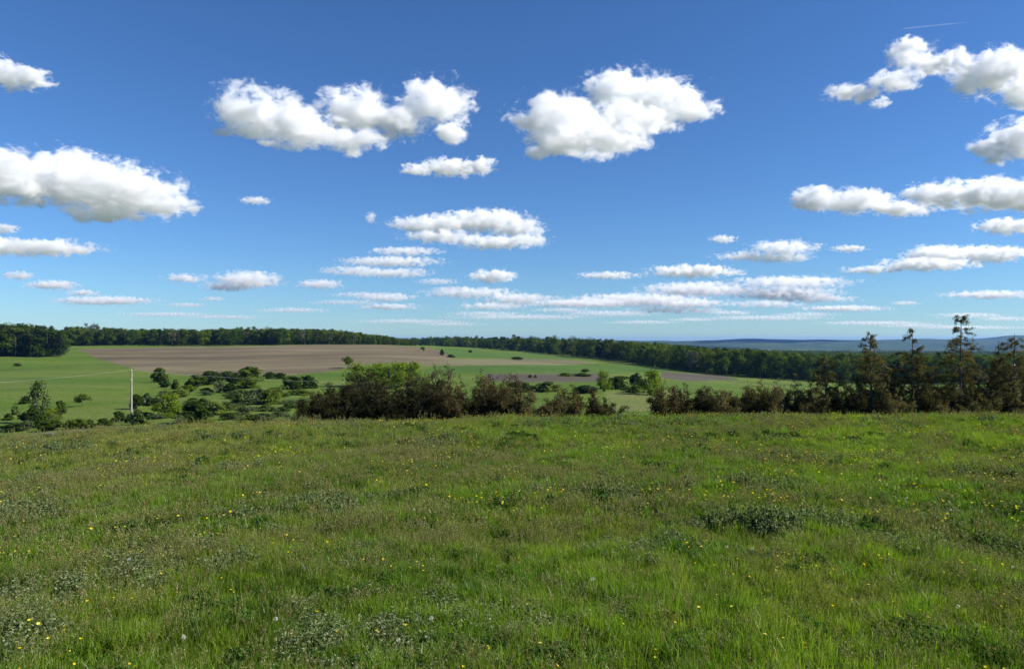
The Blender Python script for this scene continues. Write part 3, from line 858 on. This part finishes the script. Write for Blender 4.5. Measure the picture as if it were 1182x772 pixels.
cedar(1056, 40, 380, 52, 'twin-trunked tall cedar in the middle of the right-hand hedge', 503, True, .16, 74)
cedar(1108, 40, 365, 52, 'tallest cedar with bare leader and tufted drooping twigs against the sky', 504, False, .16, 66, .66)
cedar(1148, 41, 393, 44, 'slender cedar with thin top right of the tallest cedar', 505, False, .18, 42, .66)
cedar(1170, 40, 385, 50, 'cedar with a thin spire near the right picture edge', 506, False, .16, 50, .66)
cedar(683, 40, 449, 16, 'thin dark sapling in the gap of the near hedge', 507, False, .2, 14)

# ------------------------------------------------------------------ the meadow
def blades(rng, n, rad, hmin, hmax, wid, lean=.5, seg=3):
    """n curved, tapering blades round the origin"""
    a = rng.uniform(0, 6.28, n); rr_ = rad * np.sqrt(rng.uniform(0, 1, n))
    base = np.stack([rr_ * np.cos(a), rr_ * np.sin(a), np.full(n, -.03)], 1)
    h = rng.uniform(hmin, hmax, n); la = rng.uniform(0, 6.28, n); ln = np.abs(rng.normal(0, lean, n)) * h
    ld = np.stack([np.cos(la), np.sin(la), 0 * la], 1)
    fa = rng.uniform(0, 6.28, n); side = np.stack([np.cos(fa), np.sin(fa), 0 * fa], 1)
    V = []
    for k in range(seg + 1):
        t = k / seg
        c = base + ld * (ln * t ** 1.8)[:, None] + np.array([0, 0, 1]) * (h * (t - .16 * t * t * np.minimum(1.5, ln / h * 1.6)))[:, None]
        wk = wid * (1 - .92 * t ** 1.6)
        V += [c - side * wk / 2, c + side * wk / 2]
    V = np.stack(V, 1).reshape(-1, 3)
    m = 2 * (seg + 1); b = np.arange(n)[:, None] * m
    Fq = np.concatenate([b + np.array([[2 * k, 2 * k + 1, 2 * k + 3, 2 * k + 2]]) for k in range(seg)])
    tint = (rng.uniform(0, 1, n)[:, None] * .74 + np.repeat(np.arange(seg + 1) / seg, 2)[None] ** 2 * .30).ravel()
    return V, Fq, tint
def m_grass(name, pal, straw_sheen, trans=.5):
    s = NT(name)
    big = s.noise(.11, 3, .55); mid = s.noise(.55, 3, .6)
    f = s.math('ADD', s.math('MULTIPLY', big, .75), s.math('MULTIPLY', mid, .55))
    f = s.math('ADD', f, s.math('MULTIPLY', s.math('SUBTRACT', s.rand(), .5), .22))
    f = s.math('SUBTRACT', f, .15)
    col = s.ramp(f, [(.30, pal[0]), (.43, pal[1]), (.55, pal[2]), (.70, pal[3])])
    sx = s.n('ShaderNodeSeparateXYZ'); s.l(s.pos(), sx.inputs[0])      # drier sward on the left brow, lusher on the right
    def rise(v, a, b):
        m = s.n('ShaderNodeMapRange'); s.l(v, m.inputs['Value']); m.inputs['From Min'].default_value = a; m.inputs['From Max'].default_value = b
        return m.outputs[0]
    dry = s.math('MULTIPLY', s.math('MULTIPLY', rise(sx.outputs[1], 13, 32), rise(sx.outputs[0], 3, -13)), .7)
    col = s.mix(dry, col, (.2, .2, .055))
    wet = s.math('MULTIPLY', s.math('MULTIPLY', rise(sx.outputs[1], 10, 26), rise(sx.outputs[0], 0, 14)), .28)
    col = s.mix(wet, col, (.16, .22, .012))
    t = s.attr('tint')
    col = s.mix(1.0, col, s.ramp(t, [(0, (.6, .66, .7)), (.4, (1.1, 1.08, .9)), (.8, (1.65, 1.55, 1.5)), (1, (1.9, 1.8, 2.4))]), 'MULTIPLY')  # paler towards the tips; blade sheen is partly painted into this colour
    col = s.mix(s.ramp(t, [(.93, (0, 0, 0)), (1, (1, 1, 1))]), col, straw_sheen)
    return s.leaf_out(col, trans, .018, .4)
PAL = [(.028, .062, .006), (.098, .160, .011), (.146, .222, .016), (.20, .216, .042)]
M_GR = m_grass('meadow_grass', PAL, (.36, .36, .2))
M_LUSHG = m_grass('lush_grass', [(.05, .115, .010), (.092, .178, .013), (.132, .22, .018), (.17, .225, .03)], (.15, .17, .05), .5)
M_SEED = leaf_mat('seed_heads', [(0, (.12, .12, .03)), (.5, (.22, .215, .075)), (1, (.38, .37, .2))], None, .35, .0)
M_HERB = leaf_mat('silver_herb', [(0, (.055, .085, .025)), (.5, (.13, .17, .065)), (1, (.32, .35, .2))], None, .35, 0)
M_CLOV = leaf_mat('broad_leaves', [(0, (.025, .06, .014)), (.5, (.04, .09, .02)), (1, (.085, .15, .03))], None, .4, 0)
def grass_piece(seed, kind, n, wid):
    rng = np.random.default_rng(seed); g = Geo(); idx = []; mats = [M_LUSHG if kind == 'lush' else M_GR]
    def push(V, Fq, t, m): g.add(V, Fq, t); idx.append(np.full(len(Fq), m))
    if kind == 'lush': V, Fq, t = blades(rng, n, .15, .18, .42, wid * 1.1, .45); push(V, Fq, t, 0)
    elif kind == 'herb':
        V, Fq, t = blades(rng, n // 2, .22, .1, .25, wid, .6); push(V, Fq, t, 0)
        mats.append(M_HERB)
        for k in range(26):
            a = rng.uniform(0, 6.28); q = .24 * math.sqrt(rng.uniform(0, 1)); hh = rng.uniform(.16, .36)
            c = np.array([q * math.cos(a), q * math.sin(a), 0]); e = c + rng.normal(0, .04, 3) + (0, 0, hh)
            m = 14; tt = rng.uniform(.3, 1, (m, 1)); P = c * (1 - tt) + e * tt + rng.normal(0, .018, (m, 3))
            V, Fq = leaves(P, rng.normal(size=(m, 3)) + (0, 0, .8), wid * 4.2, rng, 2.4, .3); push(V, Fq, np.repeat(rng.uniform(0, 1, m), 4), 1)
    elif kind == 'broad':
        V, Fq, t = blades(rng, n // 2, .22, .12, .3, wid, .5); push(V, Fq, t, 0)
        mats.append(M_CLOV)
        m = 150; P = np.stack([rng.normal(0, .11, m), rng.normal(0, .11, m), rng.uniform(.06, .24, m)], 1)
        V, Fq = leaves(P, rng.normal(size=(m, 3)) * .5 + (0, 0, 1), wid * 5, rng, 1.4, .3); push(V, Fq, np.repeat(rng.uniform(0, 1, m), 4), 1)
    else:
        V, Fq, t = blades(rng, n, .16, .12, .36, wid, .6); push(V, Fq, t, 0)
        if kind == 'seed':
            mats.append(M_SEED)
            for k in range(11):
                a = rng.uniform(0, 6.28); q = .24 * math.sqrt(rng.uniform(0, 1)); hh = rng.uniform(.3, .5)
                ln = rng.normal(0, .09, 2)
                c = np.array([q * math.cos(a), q * math.sin(a), 0]); e = c + (ln[0], ln[1], hh)
                V, Fq = tube([c, (c + e) / 2 + (ln[0] * -.15, ln[1] * -.15, 0), e], [wid * .22, wid * .2, wid * .15], 3); push(V, Fq, .35, 1)
                m = 16; tt = rng.uniform(.74, 1.0, (m, 1)); P = c * (1 - tt) + e * tt + rng.normal(0, .011, (m, 3))
                V, Fq = leaves(P, rng.normal(size=(m, 3)), wid * 1.7, rng, 2.6, .3, np.broadcast_to(unit(e - c), (m, 3))); push(V, Fq, np.repeat(rng.uniform(0, 1, m), 4), 1)
    return mesh_of('grass_piece', np.concatenate(g.v), np.concatenate(g.f), {'tint': np.concatenate(g.t)}, mats, np.concatenate(idx))
KS = ['fine', 'fine', 'fine', 'seed', 'seed', 'lush', 'lush', 'herb', 'broad']
near_p = [grass_piece(700 + k, kd, 86, .0128) for k, kd in enumerate(KS)]
far_p = [grass_piece(750 + k, kd, 62, .018) for k, kd in enumerate(KS)]
rng = np.random.default_rng(77)
def meadow_points(r0, r1, dens, half=66):
    A = math.radians(half) * (r1 ** 2 - r0 ** 2); n = int(A * dens)
    r = np.sqrt(rng.uniform(r0 ** 2, r1 ** 2, n)); t = np.radians(rng.uniform(-half, half, n))
    return r * np.sin(t), r * np.cos(t)
def choose(x, y):
    """which kind of tuft grows where: drifts of each kind"""
    n1, n2, n3, n4 = (fbm2(x, y, sc, 3, sd) for sc, sd in ((4.5, 1.3), (3.6, 5.7), (2.6, 9.1), (1.9, 12.4)))
    r = rng.uniform(-.35, .35, len(x))
    idx = rng.choice([0, 1, 2, 3, 4], len(x), p=[.3, .3, .3, .05, .05])
    q = lambda: rng.uniform(-.8, .8, len(x))
    idx = np.where(n1 * .8 + q() > .58, rng.integers(3, 5, len(x)), idx)
    idx = np.where(n2 * .9 + q() > .30, rng.integers(5, 7, len(x)), idx)
    idx = np.where(n4 + q() > .92, 8, idx)
    u = CX + F * x / y
    mound = np.exp(-((x - 4.7) / 1.5) ** 4 - ((y - 12.6 - .25 * np.sin(x * 2.3)) / .5) ** 2) * np.clip(.75 + .6 * fbm2(x, y, .9, 2, 6.6), 0, 1.2)          # the greyish weedy mound on the right
    idx = np.where((n3 + q() > .95) | (mound + .6 * r > .42), 7, idx)
    return idx, mound
X1, Y1 = meadow_points(3.0, 13.0, 84); X2, Y2 = meadow_points(13.0, 24.0, 64); X3, Y3 = meadow_points(24.0, 46.0, 34, 58)
Xb = rng.uniform(-9, 9, 3600); Yb = rng.uniform(-7, 3.0, 3600)
def meadow(name, x, y, pieces, label):
    idx, mound = choose(x, np.maximum(y, .5))
    z = ground(x, y) - .01
    tall = 1 + .3 * fbm2(x, y, 3.2, 2, 7.7) + .42 * fbm2(x, y, .75, 2, 2.9)
    k = rng.uniform(.5, .9, len(x)); kz = k * (1 + .55 * (rng.random(len(x)) < .12) * (y > 26)) * np.clip(tall, .55, 1.5) * .92 * (1 + .9 * mound)
    tilt = rng.normal(0, .10, (len(x), 2))
    o = instancer(name, np.stack([x, y, z], 1), np.stack([tilt[:, 0], tilt[:, 1], rng.uniform(0, 6.28, len(x))], 1), np.stack([k, k, kz], 1), idx, pieces)
    return tag(o, label, 'grass')
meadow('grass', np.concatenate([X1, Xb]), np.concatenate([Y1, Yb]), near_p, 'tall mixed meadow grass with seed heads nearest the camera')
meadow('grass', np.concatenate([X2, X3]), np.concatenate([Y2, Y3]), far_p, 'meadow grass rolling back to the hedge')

# buttercups: a bowl of petals, a dark yellow centre, a thin stem
s = NT('buttercup_petals'); M_YEL = s.leaf_out(s.ramp(s.rand(), [(0, (.6, .45, .010)), (.6, (.7, .57, .016)), (1, (.68, .61, .10))]), .3, 0)
s = NT('flower_stem'); M_STEM = s.diffuse_out((.06, .1, .02), .7)
s = NT('seed_clock'); M_CLOCK = s.leaf_out(s.ramp(s.rand(), [(0, (.5, .48, .42)), (1, (.62, .6, .55))]), .4, 0)
def flower_mesh(seed, rad, h, nf):
    rng = np.random.default_rng(seed); V, Q, mi = [], [], []; n = 0
    for k in range(nf):
        off = rng.normal(0, .05, 2) if k else (0, 0); hh = h * rng.uniform(.8, 1.05)
        c = np.array([off[0], off[1], hh]); nrm = unit(rng.normal(0, .45, 3) + (0, 0, 1)); a = unit(np.cross(nrm, (1, .2, .1))); b = np.cross(nrm, a)
        for p in range(6):
            t = p * math.pi / 3 + .2; u = a * math.cos(t) + b * math.sin(t); w = -a * math.sin(t) + b * math.cos(t)
            V += [c, c + u * rad * .75 - w * rad * .45 + nrm * rad * .3, c + u * rad * 1.05 + nrm * rad * .5, c + u * rad * .75 + w * rad * .45 + nrm * rad * .3]
            Q.append((n, n + 1, n + 2, n + 3)); mi.append(0); n += 4
        tv, tf = tube([(off[0] * .2, off[1] * .2, -.05), (off[0] * .6, off[1] * .6, hh * .55), c - nrm * .002], [.0022, .002, .0015], 4)
        V += list(tv); Q += [tuple(q + n) for q in tf]; mi += [1] * len(tf); n += len(tv)
    return mesh_of('buttercup', np.array(V), np.array(Q), mats=[M_YEL, M_STEM], mat_idx=mi)
FL = [flower_mesh(800 + k, [.021, .024, .019, .026][k], [.34, .38, .3, .36][k], [1, 1, 2, 1][k]) for k in range(4)]
fx, fy = meadow_points(6.0, 40.0, 10.0, 36)
fn = fbm2(fx, fy, 3.0, 3, 15.2) + .5 * fbm2(fx, fy, .9, 2, 3.9)
bias = .10 - .012 * np.clip(fx, -15, 15)
kp = fn + rng.uniform(-.25, .25, len(fx)) >.10 + bias
fx, fy = fx[kp], fy[kp]
order = np.argsort(np.hypot(fx, fy)); fx, fy = fx[order], fy[order]
fz = ground(fx, fy)
print('buttercups', len(fx))
for k in range(min(300, len(fx))):
    o = obj('buttercup', FL[k % 4], None, (fx[k], fy[k], fz[k]), random.uniform(0, 6.28), random.uniform(.55, .85))
    tag(o, 'small yellow buttercup open among the meadow grass nearer the camera', 'flower', 'buttercups in the near meadow')
if len(fx) > 300:
    m = len(fx) - 300
    kk = rng.uniform(.75, 1.2, m)
    o = instancer('buttercups', np.stack([fx[300:], fy[300:], fz[300:]], 1), np.stack([np.zeros(m), np.zeros(m), rng.uniform(0, 6.28, m)], 1), np.stack([kk, kk, kk], 1), rng.integers(0, 4, m), FL)
    tag(o, 'yellow buttercups sprinkled over the farther meadow', 'flowers')
# dandelion clocks
def clock_mesh(seed):
    rng = np.random.default_rng(seed); m = 90; d = unit(rng.normal(size=(m, 3))); c = np.array([0, 0, .27])
    V, Fq = leaves(c + d * .024, d, .011, rng, 1.2, .4)
    tv, tf = tube([(0, 0, -.05), (.01, 0, .15), (0, 0, .27)], [.003, .0028, .002], 4)
    return mesh_of('dandelion_clock', np.concatenate([V, tv]), np.concatenate([Fq, tf + len(V)]), mats=[M_CLOCK, M_STEM], mat_idx=[0] * len(Fq) + [1] * len(tf))
CM = clock_mesh(5)
for k in range(18):
    px = rr.uniform(20, 1170); d = 7.4 + 14 * rr.random() ** 1.5
    if k == 0: px, d = 684, 9.4
    x, y, z = at(px, d)
    o = obj('dandelion_clock', CM, None, (x, y, z), rr.uniform(0, 6), rr.uniform(.75, 1.0) * (1.3 if k == 0 else 1))
    tag(o, 'largest white dandelion seed head, right of the middle of the foreground' if k == 0 else 'small white dandelion seed head in the meadow grass', 'seed head', 'dandelion clocks in the meadow')

for r in PROTO:                                  # the patterns themselves leave the scene; their copies stay
    for ch in list(r.children): bpy.data.objects.remove(ch)
    bpy.data.objects.remove(r)

# ------------------------------------------------------------------ clouds: closed billowing bodies of scattering vapour
BASE_H = 900.0
def cloud_mat(dens, L=None, lobes=()):
    """vapour: densest in the heart of each lobe, eaten into ragged wisps towards its rim"""
    s = NT('cloud_vapour')
    v = s.n('ShaderNodeVolumeScatter')
    v.inputs['Color'].default_value = (.925, .932, .945, 1); v.inputs['Density'].default_value = dens; v.inputs['Anisotropy'].default_value = .15
    if L is None: s.m.cycles.homogeneous_volume = True
    else:
        tc = s.n('ShaderNodeTexCoord').outputs['Object']
        f = None
        for c, rad in lobes:
            m = s.n('ShaderNodeMapping'); s.l(tc, m.inputs['Vector'])
            m.inputs['Scale'].default_value = [1 / q for q in rad]; m.inputs['Location'].default_value = [-p / q for p, q in zip(c, rad)]
            dt = s.n('ShaderNodeVectorMath', operation='DOT_PRODUCT'); s.l(m.outputs[0], dt.inputs[0]); s.l(m.outputs[0], dt.inputs[1])
            e = s.math('SUBTRACT', 1.0, dt.outputs['Value'])
            if f is None: f = e
            else:
                mx = s.n('ShaderNodeMath', operation='SMOOTH_MAX'); s.l(f, mx.inputs[0]); s.l(e, mx.inputs[1]); mx.inputs[2].default_value = .25
                f = mx.outputs[0]
        st = s.n('ShaderNodeMapping'); st.inputs['Scale'].default_value = (.8, .8, 1.15); s.l(tc, st.inputs['Vector'])
        nz = s.noise(1.15 / L, 6, .7, st.outputs[0], .3)
        f = s.math('ADD', s.math('MULTIPLY', f, .8), s.math('MULTIPLY', s.math('SUBTRACT', nz, .5), 5.2))
        mr = s.n('ShaderNodeMapRange', interpolation_type='SMOOTHSTEP')
        s.l(f, mr.inputs['Value'])
        for q, val in (('From Min', .2), ('From Max', .95), ('To Min', 0.0), ('To Max', dens)): mr.inputs[q].default_value = val
        s.l(mr.outputs[0], v.inputs['Density'])
    s.l(v.outputs[0], s.out.inputs['Volume'])
    return s.m
import bmesh
def ico(sub):
    bm = bmesh.new(); bmesh.ops.create_icosphere(bm, subdivisions=sub, radius=1)
    V = np.array([v.co[:] for v in bm.verts]); Fq = np.array([[v.index for v in f.verts] for f in bm.faces]); bm.free()
    return V, Fq
IV, IF = ico(3)
def cloud(lobes, base_py, label, seed, od=4.5):
    """lobes: (column, row, half width, half height) in photograph pixels, at the distance where the cloud base is BASE_H up"""
    rng = np.random.default_rng(seed)
    d = BASE_H * F / (HY - base_py); px0 = d / F
    V, Fq, n, LB = [], [], 0, []
    cx0 = np.mean([l[0] for l in lobes]); cy0 = np.mean([l[1] for l in lobes])
    for lb in lobes:
        lx, ly, rx, ry = lb[:4]; y0 = (lb[4] if len(lb) > 4 else rng.uniform(-.5, .5)) * rx * px0
        px = (d + y0) / F; c = np.array([(lx - CX) * px - (cx0 - CX) * px0, y0, (HY - ly) * px - (HY - cy0) * px0])
        a, b = rx * px * 1.04, ry * px * 1.03; rad = (a, min(a, b * 2.2), b)
        LB.append((c, rad))
        V.append(c + IV * np.array(rad) * 1.42); Fq.append(IF + n); n += len(IV)
    L = np.median([l[3] for l in lobes]) * px0
    me = mesh_of('cloud', np.concatenate(V), np.concatenate(Fq))
    o = obj('cloud', me)
    if len(lobes) > 1:
        md = o.modifiers.new('fuse', 'REMESH'); md.mode = 'VOXEL'; md.voxel_size = .3 * L
        fused = bpy.data.meshes.new_from_object(o.evaluated_get(bpy.context.evaluated_depsgraph_get()))
        o.modifiers.clear(); o.data = fused; bpy.data.meshes.remove(me)
    o.data.materials.clear(); o.data.materials.append(cloud_mat(od / (2 * L), L, LB))
    o.location = ((cx0 - CX) / F * d, d, CAM_Z + (HY - cy0) / F * d)
    o.name = 'cloud'
    return tag(o, label, 'cloud', 'fair weather clouds')
CLOUDS = [
    ([(296, 130, 50, 29, -.6), (345, 146, 48, 24, -1.4), (403, 162, 40, 15, -2.2), (412, 128, 46, 25, 0), (455, 138, 38, 22, .3), (503, 121, 42, 28, .6), (519, 153, 19, 16, .6), (256, 152, 22, 5, -1), (305, 165, 16, 4, -2)], 180, 'large three-humped white cloud high in the left half of the sky'),
    ([(648, 140, 56, 28, -1.8), (692, 160, 58, 20, -2.4), (640, 164, 42, 15, -2.6), (722, 108, 50, 25, .8), (752, 122, 58, 26, .8), (715, 140, 56, 20, -.4), (797, 128, 34, 13, 1.2), (690, 178, 28, 8, -3), (622, 176, 16, 8, -3)], 187, 'large ragged white cloud high right of the middle'),
    ([(480, 196, 20, 7), (520, 193, 38, 11), (556, 191, 18, 10)], 205, 'small flat cloud under the right end of the three-humped one'),
    ([(20, 205, 70, 29), (85, 208, 70, 30), (140, 222, 66, 30), (190, 236, 38, 12), (118, 246, 42, 11), (222, 241, 18, 4)], 256, 'big domed cloud at the left edge with a long tail'),
    ([(2, 84, 26, 17), (32, 90, 26, 11)], 104, 'torn little cloud in the upper left corner'),
    ([(295, 231.5, 18, 5)], 237, 'tiny lone cloud in the blue below the three-humped one'),
    ([(498, 259, 50, 11, 1), (560, 255, 56, 13, 1.4), (600, 264, 28, 11, 1), (570, 279, 60, 9, -1.5), (505, 273, 46, 8, -1.2), (612, 277, 18, 8, -1.5)], 294, 'grey bellied cloud in the middle of the sky'),
    ([(428, 250, 7, 7)], 257, 'small puff left of the grey bellied middle cloud'),
    ([(452, 302, 62, 6.5, .6), (468, 290, 44, 5.5, 1.4), (408, 313, 38, 6, -1), (455, 315, 46, 6, -1.2)], 322, 'layered flat cloud below and left of the grey bellied one'),
    ([(50, 286, 66, 10), (0, 284, 40, 11)], 298, 'long flat cloud at the left edge below the domed one'),
    ([(2, 264, 18, 6)], 271, 'small cloud scrap at the left edge above the long flat one'),
    ([(22, 318, 18, 5), (60, 329, 32, 6)], 337, 'thin cloud streak low at the left edge'),
    ([(120, 347, 62, 5.5), (95, 338, 20, 4)], 354, 'thin low cloud streak above the left wood'),
    ([(287, 323, 38, 11), (262, 330, 30, 7), (214, 321, 26, 6)], 341, 'low fluffy cloud left above the ploughed field'),
    ([(370, 328, 27, 6)], 335, 'small flat cloud between the low fluffy and the layered one'),
    ([(338, 358, 44, 3.5)], 362, 'faint streak of cloud close over the far wood'),
    ([(445, 343, 36, 5), (448, 354, 40, 4)], 359, 'thin double cloud streak over the end of the far wood'),
    ([(568, 319, 28, 8)], 328, 'small peaked cloud below the grey bellied one'),
    ([(545, 338, 58, 7), (600, 345, 46, 7), (570, 353, 44, 5)], 359, 'low wide cloud bank under the small peaked cloud'),
    ([(703, 318, 38, 5)], 324, 'narrow flat cloud low right of the middle'),
    ([(800, 313, 54, 8)], 322, 'smooth lens of cloud right of the narrow flat one'),
    ([(905, 286, 42, 9), (862, 296, 38, 6), (900, 297, 36, 7)], 305, 'flat-based cloud above the treeline on the right'),
    ([(980, 287, 20, 4.5)], 292, 'scrap of cloud touching the right of the flat-based one'),
    ([(835, 276, 16, 5)], 281, 'tiny cloud above the flat-based one'),
    ([(945, 229, 34, 13), (990, 233, 40, 14), (1040, 241, 46, 9), (1095, 224, 50, 16), (1150, 224, 50, 19), (1200, 228, 40, 18)], 251, 'long knobbly cloud reaching in from the right edge'),
    ([(1165, 261, 38, 10)], 272, 'small rounded cloud at the right edge under the long knobbly one'),
    ([(1085, 293, 42, 10), (1140, 293, 52, 10), (1070, 305, 60, 8), (1010, 311, 40, 5)], 317, 'broad flat cloud low at the right'),
    ([(1050, 61, 26, 16), (1092, 72, 42, 13), (1150, 84, 44, 24), (1185, 105, 30, 18)], 122, 'bright cloud reaching in at the upper right corner'),
    ([(986, 107, 34, 10, -6), (1036, 92, 30, 12, -7), (1016, 119, 12, 7, -8)], 126, 'wispy cloud below the bright upper right one'),
    ([(1175, 163, 40, 24), (1136, 170, 16, 11)], 189, 'white cloud at the right edge above the long knobbly one'),
    ([(805, 334, 66, 9), (735, 346, 84, 8), (690, 350, 50, 6), (790, 350, 60, 6), (780, 358, 60, 4)], 362, 'low layered cloud bank over the treeline'),
    ([(915, 326, 72, 8), (905, 338, 66, 9), (940, 345, 50, 5), (885, 351, 44, 5, -3)], 357, 'low two-decked cloud right of the layered bank'),
    ([(975, 356, 52, 4)], 361, 'thin flat streak of cloud over the blue hills'),
    ([(1145, 340, 60, 5.5)], 347, 'thin low cloud streak at the right edge'),
    ([(842, 361, 30, 3)], 364, 'small thin streak low under the two-decked cloud'),
    ([(742, 372, 46, 2.5), (800, 369, 30, 2.5)], 374, 'faint lowest streak of cloud just over the long treeline'),
    ([(1118, 364, 44, 3.5), (1160, 368, 30, 3)], 368, 'faint flat streak behind the tallest cedar top'),
    ([(1045, 350, 16, 3)], 353, 'scrap of cloud between the low two-decked cloud and the right edge'),
    ([(505, 325, 26, 4), (520, 333, 22, 3)], 336, 'small scrap of cloud left under the small peaked cloud'),
    ([(215, 352, 26, 3), (245, 345, 16, 3)], 356, 'faint scrap of cloud under the low fluffy one'),
    ([(600, 366, 90, 3.5), (560, 362, 50, 3)], 370, 'faint broad streak of cloud low over the middle of the horizon'),
    ([(470, 371, 70, 3), (520, 374, 40, 2.5)], 375, 'faint streak of cloud just over the dip in the skyline'),
    ([(880, 367, 80, 3.5), (930, 363, 40, 3)], 371, 'faint long streak of cloud over the blue hills, left'),
    ([(1010, 373, 70, 3), (1060, 376, 50, 2.5)], 377, 'faint long streak of cloud over the blue hills behind the cedar tops'),
    ([(190, 363, 60, 3), (260, 366, 50, 2.5)], 368, 'faint streak of cloud over the left end of the far wood'),
    ([(1120, 378, 70, 2.5)], 381, 'lowest faint streak of cloud at the right edge'),
    ([(705, 362, 60, 4), (650, 358, 40, 3)], 365, 'thin torn streak under the layered bank'),
    ([(420, 340, 40, 3.5), (400, 349, 46, 3)], 352, 'thin torn streak left of the double streak'),
    ([(660, 350, 56, 5)], 356, 'low narrow cloud left of the layered bank'),
]
for k, (lobes, base, label) in enumerate(CLOUDS):
    big = np.median([l[3] for l in lobes])
    cloud(lobes, base, label, 900 + k, 7.0 if big > 12 else 5.0 if big > 7.5 else 2.6 if big > 3.6 else 1.1)

# the short vapour trail of an aircraft, very high
t = np.linspace(0, 1, 14)[:, None]
p = np.array([-1100., 300, 0]) * (1 - t) + np.array([1100., -300, 0]) * t
V, Fq = tube(p, np.interp(t[:, 0], [0, .1, .7, 1], [10, 42, 34, 8]), 8)
me = mesh_of('contrail', V, [Fq, np.array([[0, 3, 2, 1], [0, 7, 4, 3], [4, 7, 6, 5], [105, 106, 107, 104], [108, 111, 104, 107], [108, 109, 110, 111]])])
me.materials.append(cloud_mat(.0016))
D = 26000.0
tag(obj('contrail', me, None, ((1081 - CX) / F * D, D, CAM_Z + (HY - 28.5) / F * D)), 'short faint vapour trail high in the upper right of the sky', 'vapour trail')
